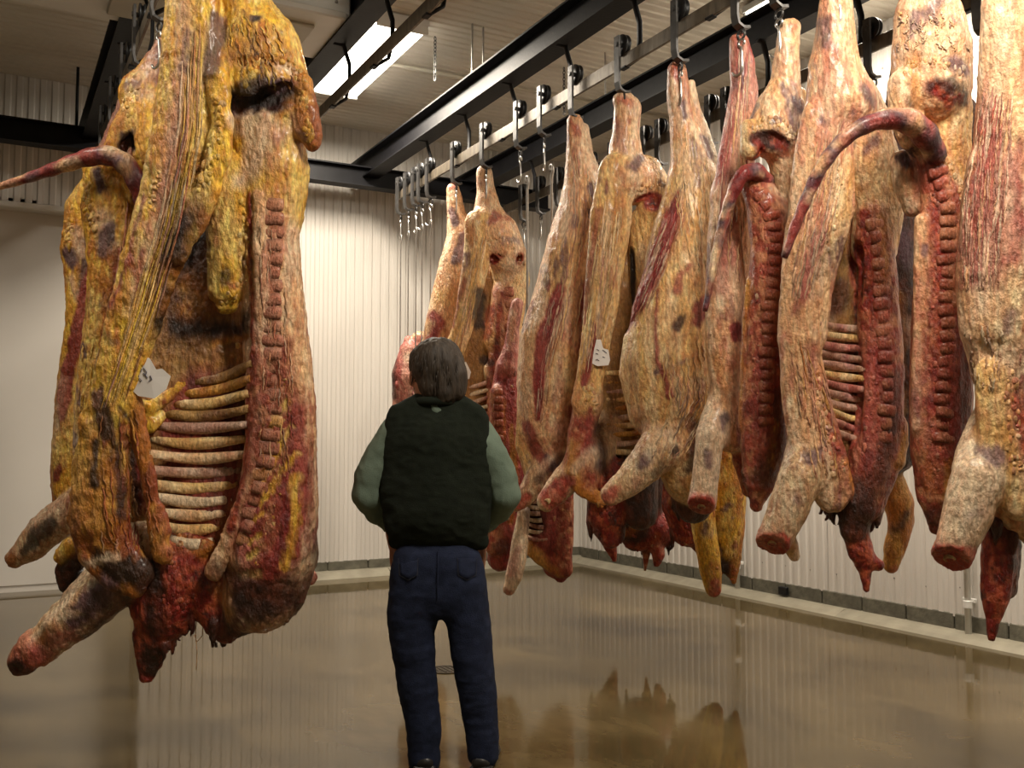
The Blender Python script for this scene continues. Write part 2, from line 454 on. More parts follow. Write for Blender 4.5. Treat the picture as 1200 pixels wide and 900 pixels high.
for k in range(4):
    bm = bmesh.new(); box(bm, (1.25, -.32, .12 + k * .12), (.02, .012, .02), bevel=.003); from_bm('bolt', bm, M['screw'], t)

# ------------------------------------------------------------------ white pipes down the right wall, drain
def wall_pipe(label, px, py):
    q = xpt(px, py, XR - .05)
    t = thing('wall_pipe', label, 'pipe', (XR - .06, q[1], .04), group='white pipes down the right wall')
    bm = bmesh.new(); tube(bm, [(0, 0, .0), (0, 0, 3.2)], .022, 12); from_bm('pipe', bm, M['pvc'], t, True)
    for z in (.18, .52):
        bm = bmesh.new(); lathe(bm, [(.024, 0), (.031, .004), (.031, .05), (.024, .055)], (0, 0, z), 'Z', 14); from_bm('coupling', bm, M['pvc'], t)
    bm = bmesh.new(); box(bm, (.02, 0, .235), (.03, .10, .03), bevel=.004); from_bm('clamp', bm, M['pvc'], t)
wall_pipe('white vertical pipe on the right wall nearest the camera', 1135, 700)
wall_pipe('white vertical pipe on the right wall behind the yellow shank', 865, 660)
q = xpt(918, 688, XR - .05)
bm = bmesh.new(); box(bm, (XR - .05, q[1], .10), (.035, .10, .07), bevel=.006)
tag(from_bm('drain_opening', bm, M['wheel']), 'small dark drain box at the foot of the right wall', 'drain')
q = zpt(523, 785, 0)
t = thing('floor_drain', 'round dark floor drain in wet concrete behind the man', 'drain', (q[0], q[1], 0))
M['drain'] = mat('drain_iron', (0.07, 0.055, 0.035), .35, .3, noise=.4, nscale=20)
bm = bmesh.new(); lathe(bm, [(.0, .002), (.105, .002), (.105, .005), (.085, .006), (.085, .003), (0, .003)], seg=28); from_bm('rim', bm, M['drain'], t)
for k in range(5):
    bm = bmesh.new(); box(bm, (-.06 + .03 * k, 0, .005), (.012, .15 - abs(k - 2) * .025, .004)); from_bm('slat', bm, M['drain'], t)
# ------------------------------------------------------------------ roller trolleys with hooks
def arc(c, r, a0, a1, n, plane='YZ'):
    out = []
    for a in np.linspace(a0, a1, n):
        u, v = r * math.cos(a), r * math.sin(a)
        out.append((c[0], c[1] + u, c[2] + v) if plane == 'YZ' else (c[0] + u, c[1], c[2] + v))
    return out
_tro = {}
def trolley_meshes():
    bm = bmesh.new(); lathe(bm, [(.02, -.014), (.055, -.014), (.055, -.007), (.047, -.004), (.047, .004), (.055, .007), (.055, .014), (.02, .014)], (0, 0, .082), 'X', 24); 
    _tro['wheel'] = ('wheel', bm, M['wheel'], True)
    bm = bmesh.new(); lathe(bm, [(.0, -.045), (.012, -.045), (.012, .02), (.0, .02)], (0, 0, .082), 'X', 10)
    _tro['axle'] = ('axle', bm, M['steel_strap'], False)
    bm = bmesh.new()   # flat strap: beside the wheel, down past the bar, foot turned under it
    path = [(-.034, .0, .125), (-.034, 0, .0), (-.034, 0, -.11), (-.026, 0, -.145), (0, 0, -.158), (.035, 0, -.150)]
    wds = [.02, .022, .020, .02, .022, .02]
    L = []
    for (p, wd) in zip(path, wds): L.append(((p[0], -wd, p[2]), (p[0], wd, p[2])))
    for i in range(len(path)):
        a = Vector(path[max(i - 1, 0)]); b = Vector(path[min(i + 1, len(path) - 1)]); tt = (b - a).normalized(); nn = Vector((tt.z, 0, -tt.x)) * .006
        ring = [Vector(L[i][0]) + nn, Vector(L[i][1]) + nn, Vector(L[i][1]) - nn, Vector(L[i][0]) - nn]
        vs = [bm.verts.new(v) for v in ring]
        if i:
            for k in range(4): bm.faces.new((prev[k], prev[(k + 1) % 4], vs[(k + 1) % 4], vs[k]))
        else: bm.faces.new(vs)
        prev = vs
    bm.faces.new(prev[::-1])
    _tro['strap'] = ('strap', bm, M['steel_strap'], False)
    bm = bmesh.new(); tube(bm, arc((0, 0, -.185), .020, -1.2, 4.3, 14), .0055, 7)
    _tro['swivel_eye'] = ('swivel_eye', bm, M['steel_strap'], True)
    bm = bmesh.new()   # open J hook below the eye
    pts = arc((0, 0, -.222), .017, 3.8, -1.4, 12) + [(0, .0, -.26), (0, -.004, -.31)] + arc((0, .024, -.325), .028, 3.0, 6.0, 10)
    tube(bm, pts, .0055, 8)
    _tro['hook'] = ('hook', bm, M['bright'], True)
    for k, (n, bm, m, s) in list(_tro.items()):
        bmesh.ops.recalc_face_normals(bm, faces=bm.faces[:])
        me = bpy.data.meshes.new(n); bm.to_mesh(me); bm.free(); me.materials.append(m)
        if s:
            for p in me.polygons: p.use_smooth = True
        _tro[k] = me
trolley_meshes()
def trolley(X, Y, label, group, hook=True, turn=0.0):
    t = thing('trolley', label, 'trolley', (X, Y, ZB), 0.0, group); t.scale = (1.19,) * 3
    for k in ('wheel', 'strap', 'swivel_eye') + (('hook',) if hook else ()):
        o = mesh_obj(k, _tro[k], t)
        if k in ('hook', 'swivel_eye'): o.rotation_euler = (0, 0, turn)
        if k == 'wheel': mesh_obj('axle', _tro['axle'], o)
    return t
def long_rod(label, X, Y, z0, z1, group, r=.007):
    """a rod hung from a trolley hook, hooked at both ends"""
    bm = bmesh.new()
    pts = arc((0, 0, z1), .02, -.8, 3.0, 9) + [(0, -.02, z1 - .03), (0, 0, z1 - .07), (0, 0, z0 + .05)] + arc((0, .03, z0), .03, 3.1, 6.0, 9)
    pts = [(p[0], p[1], p[2] - z1) for p in pts]
    tube(bm, pts, r, 8)
    tag(from_bm('hanging_rod', bm, M['rod'], smooth=True, loc=(X, Y, z1)), label, 'rod', group)
g5 = 'five empty trolleys bunched at the far end of the long rail'
for i, px in enumerate((470, 479, 488, 495, 505)):
    yy = rail_y(px, RX[2])
    trolley(RX[2], yy, ['leftmost', 'second from left', 'middle', 'second from right', 'rightmost'][i] + ' of the five trolleys bunched at the far end of the long rail', g5, True, -.6 + .25 * i)
g6 = 'trolleys carrying the right row of beef sides'
for px, lab in ((535, 'trolley carrying the farthest beef side left of the ribbed pair'), (570, 'trolley carrying the far beef side with the open pelvis behind the man'),
                (610, 'trolley with the long rod left of the first front beef side'), (638, 'trolley with the long rod next to the pale outer beef side'),
                (675, 'trolley carrying the pale beef side third from the man'), (730, 'trolley carrying the tagged beef side'), (797, 'trolley carrying the smooth beef side with crimson streak'),
                (868, 'trolley carrying the narrow pink beef side'), (912, 'trolley carrying the beef side with the arched cut pelvis'), (982, 'trolley carrying the ribbed beef side, above the frame'),
                (1085, 'trolley carrying the beef side with the long curved tail, above the frame'), (1190, 'trolley carrying the rightmost beef side, above the frame')):
    trolley(RX[2], rail_y(px, RX[2]), lab, g6, True, random.uniform(-.5, .5))
g7 = 'empty trolleys on the rightmost rail'
for px, lab in ((614, 'farthest empty trolley on the rightmost rail'), (634, 'second farthest empty trolley on the rightmost rail'), (656, 'third farthest empty trolley on the rightmost rail'),
                (694, 'empty trolley on the rightmost rail behind the pale outer side'), (775, 'empty trolley on the rightmost rail between tagged side and streaked side'), (834, 'empty trolley on the rightmost rail right of the streaked side'),
                (1022, 'empty trolley on the rightmost rail between the two large near sides'), (1150, 'trolley with a bright hook on the rightmost rail left of the rightmost side')):
    trolley(RX[3], rail_y(px, RX[3]), lab, g7, True, random.uniform(-.5, .5))
g8 = 'trolleys on the leftmost rail'
for px, lab in ((232, 'trolley carrying the near yellow beef side, above the frame'), (188, 'trolley with the bright hook behind the near yellow carcass'), (166, 'second bright hook trolley behind the near yellow carcass'),
                (150, 'dark empty trolley on the leftmost rail above the carcass tail'), (136, 'farther dark empty trolley on the leftmost rail'), (124, 'farthest dark empty trolley on the leftmost rail')):
    trolley(RX[0], rail_y(px, RX[0]), lab, g8, True, random.uniform(-.5, .5))
YL = [rail_y(px, RX[2]) for px in (470, 479, 488, 495, 505, 610, 638)]
gr = 'long thin rods holding the forequarters'
for i in range(5):
    long_rod(['leftmost', 'second from left', 'middle', 'second from right', 'rightmost'][i] + ' of the thin rods hanging at the back wall left of the beef', RX[2], YL[i], 2.02, ZB - .40, gr, .006)
long_rod('bright long rod in front of the far ribbed beef side', RX[2] + .055, YL[5], 2.22, ZB - .40, gr, .0095)
long_rod('bright long rod left of the pale outer beef side', RX[2] + .055, YL[6], 2.22, ZB - .40, gr, .0095)
# ------------------------------------------------------------------ solid modelling with distance fields (numpy)
LX = np.array([math.cos(YAW), -math.sin(YAW), 0.0]); LY = np.array([math.sin(YAW), math.cos(YAW), 0.0]); LZ = np.array([0, 0, 1.0])
_rng = np.random.RandomState(3)
_NT = _rng.rand(32, 32, 32).astype(np.float32)
def vnoise(p):
    i = np.floor(p).astype(np.int64); f = (p - i).astype(np.float32); f = f * f * (3 - 2 * f)
    i0 = i & 31; i1 = (i + 1) & 31
    x0, y0, z0 = i0.T; x1, y1, z1 = i1.T; fx, fy, fz = f.T
    a = _NT[x0, y0, z0] * (1 - fx) + _NT[x1, y0, z0] * fx
    b = _NT[x0, y1, z0] * (1 - fx) + _NT[x1, y1, z0] * fx
    c = _NT[x0, y0, z1] * (1 - fx) + _NT[x1, y0, z1] * fx
    d = _NT[x0, y1, z1] * (1 - fx) + _NT[x1, y1, z1] * fx
    a = a * (1 - fy) + b * fy; c = c * (1 - fy) + d * fy
    return a * (1 - fz) + c * fz
def fbm(p, scale, octv=3, stretch=(1, 1, 1), seed=0.0):
    q = p * (np.array(stretch) * scale) + seed * 7.31 + 100
    s = 0; a = .5; t = 0
    for o in range(octv):
        s = s + a * vnoise(q); t += a; q = q * 2.03 + 11.7; a *= .5
    return s / t * 2 - 1          # about -1..1

def chain_d(Q, pts, rad, s):
    """distance from points Q (n,3) to a tapered chain; depth (local y) squashed by s"""
    best = None
    isq = np.array([1, 1 / s, 1])
    Qs = Q * isq; Ps = pts * isq
    n = len(pts)
    for i in range(max(1, n - 1)):
        a = Ps[i]; b = Ps[min(i + 1, n - 1)]; ra = rad[i]; rb = rad[min(i + 1, n - 1)]
        ab = b - a; L2 = ab.dot(ab)
        pa = Qs - a
        t = np.clip(pa @ ab / L2, 0, 1) if L2 > 1e-12 else np.zeros(len(Q))
        q = pa - t[:, None] * ab
        r = ra + (rb - ra) * t
        l = np.sqrt((q * q).sum(1)) + 1e-9
        if s != 1:
            g = q * isq; gl = np.sqrt((g * g).sum(1)) + 1e-9
            d = l * (l - r) / gl
        else: d = l - r
        best = d if best is None else np.minimum(best, d)
    return best

def surface_nets(F, org, h):
    """quad mesh of the zero level of F"""
    nx, ny, nz = F.shape
    S = F < 0
    c = np.zeros((nx - 1, ny - 1, nz - 1), np.int8)
    for dx in (0, 1):
        for dy in (0, 1):
            for dz in (0, 1):
                c += S[dx:nx - 1 + dx, dy:ny - 1 + dy, dz:nz - 1 + dz]
    act = np.argwhere((c > 0) & (c < 8))
    idx = -np.ones(c.shape, np.int64)
    idx[act[:, 0], act[:, 1], act[:, 2]] = np.arange(len(act))
    acc = np.zeros((len(act), 3)); cnt = np.zeros(len(act))
    corners = [(i, j, k) for i in (0, 1) for j in (0, 1) for k in (0, 1)]
    for a in range(8):
        for b in range(a + 1, 8):
            A, B = np.array(corners[a]), np.array(corners[b])
            if np.abs(A - B).sum() != 1: continue
            pa = act + A; pb = act + B
            fa = F[pa[:, 0], pa[:, 1], pa[:, 2]]; fb = F[pb[:, 0], pb[:, 1], pb[:, 2]]
            m = (fa < 0) != (fb < 0)
            t = np.where(m, fa / np.where(m, fa - fb, 1), 0)
            acc[m] += A + t[m, None] * (B - A); cnt[m] += 1
    V = (act + acc / cnt[:, None]) * h + org
    quads = []
    for ax in range(3):
        sl0 = [slice(None)] * 3; sl1 = [slice(None)] * 3
        sl0[ax] = slice(0, -1); sl1[ax] = slice(1, None)
        cr = np.argwhere(S[tuple(sl0)] != S[tuple(sl1)])
        o1, o2 = [k for k in range(3) if k != ax]
        ok = (cr[:, o1] > 0) & (cr[:, o2] > 0) & (cr[:, o1] < F.shape[o1] - 1) & (cr[:, o2] < F.shape[o2] - 1)
        cr = cr[ok]
        fl = S[cr[:, 0], cr[:, 1], cr[:, 2]]
        def g(u, v):
            q = cr.copy(); q[:, o1] -= u; q[:, o2] -= v
            return idx[q[:, 0], q[:, 1], q[:, 2]]
        Q = np.stack([g(0, 0), g(1, 0), g(1, 1), g(0, 1)], 1)
        if ax == 1: fl = ~fl
        Q[fl] = Q[fl][:, ::-1]
        quads.append(Q)
    return V, np.concatenate(quads)

def vnormals(V, Q):
    n = np.cross(V[Q[:, 2]] - V[Q[:, 0]], V[Q[:, 3]] - V[Q[:, 1]])
    N = np.zeros_like(V)
    for k in range(4): np.add.at(N, Q[:, k], n)
    return N / (np.linalg.norm(N, axis=1)[:, None] + 1e-12)

# flesh palette: base colour, second colour, scale, stretch, amount  (linear albedo)
PAL = {
 'yfat':   ((.86, .52, .050), (.88, .66, .19), 15, (1, 1, .35), .8, (.60, .22, .025)),
 'ofat':   ((.52, .19, .022), (.64, .34, .06), 17, (1, 1, .5), .8, (.28, .06, .014)),
 'cfat':   ((.80, .50, .18), (.82, .62, .34), 15, (1, 1, .3), .8, (.60, .27, .10)),
 'pfat':   ((.80, .48, .24), (.84, .62, .40), 15, (1, 1, .28), .85, (.58, .22, .13)),
 'wfat':   ((.82, .62, .40), (.86, .71, .50), 13, (1, 1, .3), .8, (.66, .38, .22)),
 'memb':   ((.52, .28, .20), (.68, .46, .32), 11, (1, 1, .25), .8, (.36, .11, .10)),
 'purple': ((.095, .045, .065), (.24, .13, .14), 19, (1, 1, .35), .9, (.04, .018, .026)),
 'meat':   ((.27, .022, .020), (.40, .075, .055), 26, (1.5, 1.5, .18), 1.0, (.13, .007, .008)),
 'pink':   ((.50, .15, .12), (.64, .33, .24), 20, (1.5, 1.5, .18), .9, (.33, .045, .04)),
 'spine':  ((.34, .060, .028), (.56, .24, .11), 32, (1, 1, .8), .9, (.17, .014, .009)),
 'pspine': ((.46, .17, .10), (.58, .30, .18), 26, (1, 1, 1), .9, (.30, .06, .035)),
 'dark':   ((.045, .012, .007), (.12, .030, .014), 24, (1, 1, .5), .9, (.015, .004, .003)),
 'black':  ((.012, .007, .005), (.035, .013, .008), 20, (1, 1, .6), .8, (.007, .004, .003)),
 'gore':   ((.26, .015, .008), (.50, .10, .038), 38, (1, 1, .8), 1.0, (.05, .006, .004)),
 'cav':    ((.34, .17, .045), (.48, .28, .09), 11, (1, 1, .6), .9, (.15, .045, .018)),
 'cav_shade':   ((.11, .028, .016), (.22, .075, .034), 14, (1, 1, .6), .9, (.045, .010, .007)),  # cavity wall with the shade of its depth put into the colour
 'shank':  ((.66, .44, .23), (.76, .58, .36), 13, (1, 1, .3), .9, (.46, .19, .10)),
 'tip':    ((.46, .065, .040), (.62, .21, .12), 28, (1, 1, .7), .9, (.20, .013, .010)),
}
WIN = {'yfat': .55, 'shank': .4}
def pal_color(name, p, seed):
    a, b, sc, st, am, c = PAL[name]
    n = fbm(p, sc, 3, st, seed); n2 = fbm(p, sc * .55, 3, st, seed + 3.3)
    n3 = fbm(p, sc * 3.4, 2, st, seed + 6.1)
    t = np.clip((n + .10) * 3.2, 0, 1)[:, None] * am
    u = np.clip((n2 + n3 * .5 - .22) * 4, 0, 1)[:, None] * .8
    col = np.array(a) * (1 - t) + np.array(b) * t
    col = col * (1 - u) + np.array(c) * u
    if name in ('yfat', 'cfat', 'pfat', 'memb', 'shank'):
        n4 = fbm(p, 6.5, 4, (1, 1, .55), seed + 21); st2 = fbm(p, 60, 2, (2, 2, .12), seed + 4)
        w_ = (np.clip((n4 - .33) * 14, 0, 1) * np.clip(.75 + st2 * 1.2, 0, 1) * WIN.get(name, .85))[:, None]
        k_ = np.clip(fbm(p, 4, 2, (1, 1, 1), seed + 31) * 3 + .5, 0, 1)[:, None]
        mus = np.array((.17, .075, .085)) * (1 - k_) + np.array((.32, .05, .045)) * k_
        col = col * (1 - w_) + mus * (.7 + .5 * np.clip(st2, -.6, 1))[:, None] * w_
        fine = np.clip(fbm(p, 75, 2, (1.5, 1.5, .25), seed + 8) * 1.3, -.5, .5)[:, None]
        col = col * (1 + fine * np.array((.25, .5, .6)))
    return col

def flesh_mat(name, rough=.40, coat=.25):
    m = bpy.data.materials.new(name); m.use_nodes = True
    nt = m.node_tree; N = nt.nodes; Lk = nt.links; b = N['Principled BSDF']
    at = N.new('ShaderNodeAttribute'); at.attribute_name = 'Col'
    tc = N.new('ShaderNodeTexCoord')
    mp = N.new('ShaderNodeMapping'); mp.inputs['Scale'].default_value = (1, 1, .35)
    Lk.new(tc.outputs['Object'], mp.inputs[0])
    n1 = N.new('ShaderNodeTexNoise'); n1.inputs['Scale'].default_value = 85; n1.inputs['Detail'].default_value = 5
    Lk.new(mp.outputs[0], n1.inputs['Vector'])
    mr = N.new('ShaderNodeMapRange'); mr.inputs[1].default_value = .3; mr.inputs[2].default_value = .7; mr.inputs[3].default_value = .6; mr.inputs[4].default_value = 1.25
    Lk.new(n1.outputs['Fac'], mr.inputs[0])
    mx = N.new('ShaderNodeMix'); mx.data_type = 'RGBA'; mx.blend_type = 'MULTIPLY'; mx.inputs[0].default_value = 1
    Lk.new(at.outputs['Color'], mx.inputs[6]); Lk.new(mr.outputs[0], mx.inputs[7])
    Lk.new(mx.outputs[2], b.inputs['Base Color'])
    n2 = N.new('ShaderNodeTexNoise'); n2.inputs['Scale'].default_value = 55; n2.inputs['Detail'].default_value = 6; n2.inputs['Roughness'].default_value = .6
    mp2 = N.new('ShaderNodeMapping'); mp2.inputs['Scale'].default_value = (1, 1, .6)
    Lk.new(tc.outputs['Object'], mp2.inputs[0]); Lk.new(mp2.outputs[0], n2.inputs['Vector'])
    bp = N.new('ShaderNodeBump'); bp.inputs['Strength'].default_value = .9; bp.inputs['Distance'].default_value = .02
    Lk.new(n2.outputs['Fac'], bp.inputs['Height']); Lk.new(bp.outputs[0], b.inputs['Normal'])
    b.inputs['Roughness'].default_value = rough
    b.inputs['Coat Weight'].default_value = coat; b.inputs['Coat Roughness'].default_value = .25
    b.inputs['Specular IOR Level'].default_value = .45
    return m
M['flesh'] = flesh_mat('marbled_flesh_and_fat')

class Frame:
    """local frame of a thing standing at picture depth zc: strokes are given as picture x, y, radius and a depth offset scaled by u"""
    def __init__(s, zc, hook, u=1.19):
        s.zc = zc; s.u = u        # u: scale about the camera, baked into zc; multiplies depth offset, voxel and relief
        s.A = dpt(hook[0], hook[1], zc); s.seed = (hook[0] * .37) % 17
    def pt(s, x, y, dd=0.0):
        p = dpt(x, y, s.zc + dd * s.u) - s.A
        return np.array([p @ LX, p @ LY, p @ LZ])
    def parse(s, st, d=0.0):
        P, R = [], []
        for tok in st.split():
            v = [float(q) for q in tok.split(',')]
            dd = d + (v[3] if len(v) > 3 else 0)
            P.append(s.pt(v[0], v[1], dd)); R.append(v[2] * (s.zc + dd * s.u) / FPX)
        return np.array(P), np.array(R)
def U(c, s, d, st, k=.025): return ('U', c, s, d, st, k)
def C(c, s, d, st, k=.02): return ('C', c, s, d, st, k)
def P(c, st, soft=.012, amt=1.0, d=None, s=1.0, warp=1.0, b=0.0): return ('P', c, s, d, st, soft, amt, warp, b)

def sdf_build(fr, prims, h, disp=()):
    h = h * fr.u
    pr = []
    lo, hi = np.full(3, 1e9), np.full(3, -1e9)
    for q in prims:
        if q[0] == 'P': continue
        pts, R = fr.parse(q[4], q[3]) if isinstance(q[4], str) else q[4]
        sc = np.array([1, q[2], 1])
        b0 = (pts - R[:, None] * sc).min(0); b1 = (pts + R[:, None] * sc).max(0)
        if q[0] == 'U': lo = np.minimum(lo, b0); hi = np.maximum(hi, b1)
        pr.append((q, pts, R, b0, b1))
    pad = .03 + 2 * h
    lo = lo - pad; hi = hi + pad
    n = np.ceil((hi - lo) / h).astype(int) + 1
    F = np.full(n, .2, np.float32)
    ax = [lo[k] + np.arange(n[k]) * h for k in range(3)]
    for q, pts, R, b0, b1 in pr:
        k = q[5]; mg = k + 3 * h
        i0 = np.clip(((b0 - mg - lo) / h).astype(int), 0, n); i1 = np.clip(((b1 + mg - lo) / h).astype(int) + 2, 0, n)
        if (i1 <= i0).any(): continue
        g = np.stack(np.meshgrid(ax[0][i0[0]:i1[0]], ax[1][i0[1]:i1[1]], ax[2][i0[2]:i1[2]], indexing='ij'), -1)
        sh = g.shape[:3]
        d = chain_d(g.reshape(-1, 3), pts, R, q[2]).reshape(sh).astype(np.float32)
        V = F[i0[0]:i1[0], i0[1]:i1[1], i0[2]:i1[2]]
        if q[0] == 'U':
            hh = np.maximum(k - np.abs(V - d), 0) / k
            V[...] = np.minimum(V, d) - hh * hh * k * .25
        else:
            d = -d
            hh = np.maximum(k - np.abs(V - d), 0) / k
            V[...] = np.maximum(V, d) + hh * hh * k * .25
    V, Q = surface_nets(F, lo, h)
    for am, sc, st, mode in disp:
        N = vnormals(V, Q)
        f = fbm(V, sc, 3, st, fr.seed + sc)
        if mode == 'ridge': f = 1 - 2 * np.abs(f) * 1.6
        V = V + N * (f * am)[:, None]
    return V, Q, pr

def sdf_mesh(fr, name, prims, h=.009, disp=((.008, 9, (1, 1, .6), 'n'), (.004, 30, (1, 1, .5), 'ridge')), parent=None, m=None, color=True, wz=.018, crev=.75, keep=True):
    V, Q, pr = sdf_build(fr, prims, h, ())
    sd = fr.seed
    N = vnormals(V, Q)
    Wp = V + np.stack([fbm(V, 12, 3, (1, 1, .6), sd + 1), fbm(V, 12, 2, (1, 1, .6), sd + 2), fbm(V, 12, 3, (1, 1, .6), sd + 5)], 1) * wz
    offs = np.zeros(len(V)); cv = np.zeros(len(V))
    for am, sc, st, mode in disp:
        am = am * fr.u
        f = fbm((V + N * .01) / fr.u, sc, 3, st, sd + sc)
        if mode == 'ridge': f = 1 - 2.6 * np.abs(f); cv = np.maximum(cv, np.clip(f - .35, 0, 1) * 1.4 * (am > .002))
        offs += f * am if mode != 'ridge' else -f * am
    masks = []
    for q in prims:
        if q[0] != 'P': continue
        _, nm, s, d0, st, soft, amt, warp, bump = q
        pts, R = fr.parse(st, d0 or 0.0)
        X = V + (Wp - V) * warp
        if d0 is None:       # paint through the whole depth
            X = X.copy(); X[:, 1] = 0; pts = pts.copy(); pts[:, 1] = 0
        d = chain_d(X, pts, R, s) + (fbm(V, 38, 2, (1, 1, .4), sd + 9) * .014 + fbm(V, 90, 2, (1.6, 1.6, .2), sd + 12) * .012) * warp
        a = np.clip(.5 - d / (2 * soft), 0, 1) * amt
        masks.append((nm, a))
        if bump: offs += np.clip(.5 - d / (2 * max(soft, .012)), 0, 1) * bump
    V0 = V
    V = V + N * offs[:, None]
    me = bpy.data.meshes.new(name)
    me.vertices.add(len(V)); me.vertices.foreach_set('co', V.astype(np.float32).ravel())
    me.loops.add(len(Q) * 4); me.loops.foreach_set('vertex_index', Q.astype(np.int32).ravel())
    me.polygons.add(len(Q)); me.polygons.foreach_set('loop_start', np.arange(0, len(Q) * 4, 4, dtype=np.int32))
    me.update(calc_edges=True)
    me.polygons.foreach_set('use_smooth', np.ones(len(Q), bool))
    if keep: fr.bvh = (V, Q)
    if color:
        cc = {}
        def colr(nm):
            if nm not in cc: cc[nm] = pal_color(nm, V0, sd)
            return cc[nm]
        acc = np.zeros((len(V), 3)); ws = np.full(len(V), 1e-9); cva = np.zeros((len(V), 3))
        for q, pts, R, b0, b1 in pr:
            if q[0] == 'U':
                wgt = np.exp(-np.clip(chain_d(Wp, pts, R, q[2]), -.03, .4) / .008)
                acc += wgt[:, None] * colr(q[1]); ws += wgt
        col = acc / ws[:, None]
        for q, pts, R, b0, b1 in pr:
            if q[0] == 'C' and q[1]:
                d = chain_d(V0, pts, R, q[2])
                a = np.clip(1 - (d - .006) / .012, 0, 1)[:, None]
                col = col * (1 - a) + colr(q[1]) * a
        for nm, a in masks:
            a = a[:, None]; col = col * (1 - a) + colr(nm) * a
        # seams between lobes of fat show redder flesh
        c = (np.clip(cv, 0, 1) * crev)[:, None]
        seam = np.clip(col * np.array((.62, .30, .22)), 0, 1)
        col = col * (1 - c) + seam * c
        if keep: fr.col = np.clip(col, 0, 1); fr.quads = Q
        at = me.color_attributes.new('Col', 'FLOAT_COLOR', 'POINT')
        at.data.foreach_set('color', np.concatenate([np.clip(col, 0, 1), np.ones((len(V), 1))], 1).astype(np.float32).ravel())
    me.materials.append(m or M['flesh'])
    return mesh_obj(name, me, parent)

from mathutils.bvhtree import BVHTree
def proj(fr, x, y, default=0.0):
    """depth offset at which the built body is met at picture point x, y"""
    if isinstance(fr.bvh, tuple):
        V, Q = fr.bvh
        fr.bvh = BVHTree.FromPolygons([tuple(v) for v in V], [tuple(int(i) for i in q) for q in Q])
    a = Vector(fr.pt(x, y, -1.2)); b = Vector(fr.pt(x, y, 1.2)); L = (b - a).length
    hit = fr.bvh.ray_cast(a, (b - a).normalized())
    fr.hit = hit[2]
    return default if hit[0] is None else -1.2 + 2.4 * hit[3] / L
def local_col(fr, c, mix):
    """chosen colour blended with that of the flesh it lies on"""
    if fr.hit is None: return np.array(c)
    return fr.col[fr.quads[fr.hit][0]] * (1 - mix) + np.array(c) * mix

def root(fr, name, label, cat, group=None):
    return thing(name, label, cat, tuple(fr.A), -YAW, group)

def flesh_bm(name, bm, colname, fr, parent):
    """a small bmesh part in flesh colours"""
    bmesh.ops.recalc_face_normals(bm, faces=bm.faces[:])
    me = bpy.data.meshes.new(name); bm.to_mesh(me); bm.free()
    V = np.array([v.co for v in me.vertices])
    col = pal_color(colname, V, fr.seed) if isinstance(colname, str) else colname(V)
    at = me.color_attributes.new('Col', 'FLOAT_COLOR', 'POINT')
    at.data.foreach_set('color', np.concatenate([col, np.ones((len(V), 1))], 1).astype(np.float32).ravel())
    for p in me.polygons: p.use_smooth = True
    me.materials.append(M['flesh'])
    return mesh_obj(name, me, parent)

def lerp_poly(pts, t):
    pts = np.asarray(pts, float)
    L = np.r_[0, np.cumsum(np.linalg.norm(np.diff(pts[:, :2], axis=0), axis=1))]; L /= L[-1]
    return np.array([np.interp(t, L, pts[:, k]) for k in range(pts.shape[1])])
def pts_of(st): return [[float(q) for q in tok.split(',')] for tok in st.split()]

def ribs(fr, parent, n, A, B, rad, sag=0, bulge=.0, cols=('wfat',), flat=1.6, dmin=0.0):
    """n ribs from the polyline A (backbone side: x,y,depth) to the polyline B (brisket side)"""
    A = pts_of(A); B = pts_of(B)
    for i in range(n):
        t = i / max(1, n - 1)
        a = lerp_poly(A, t); b = lerp_poly(B, t)
        pts, rr, dl, xy = [], [], [], []
        for j in range(9):
            u = j / 8
            x = a[0] + (b[0] - a[0]) * u; y = a[1] + (b[1] - a[1]) * u + sag * math.sin(math.pi * u) + .6 * math.sin(i * 2.1 + u * 5)
            dl.append(proj(fr, x, y, .08)); xy.append((x, y))
            rr.append(rad * (.75 + .35 * math.sin(math.pi * u) + .08 * math.sin(7 * u + i)) * fr.zc / FPX)
        for _ in range(5): dl = [dl[0]] + [(dl[j - 1] + 2 * dl[j] + dl[j + 1]) / 4 for j in range(1, 8)] + [dl[8]]
        for j in range(9): pts.append(fr.pt(xy[j][0], xy[j][1], dl[j] + bulge + (.4 * rr[0] if j in (0, 8) else 0)))
        bm = bmesh.new(); tube(bm, pts, rr, 10, flat=(.62, 1.0))
        flesh_bm('rib', bm, cols[i % len(cols)], fr, parent)

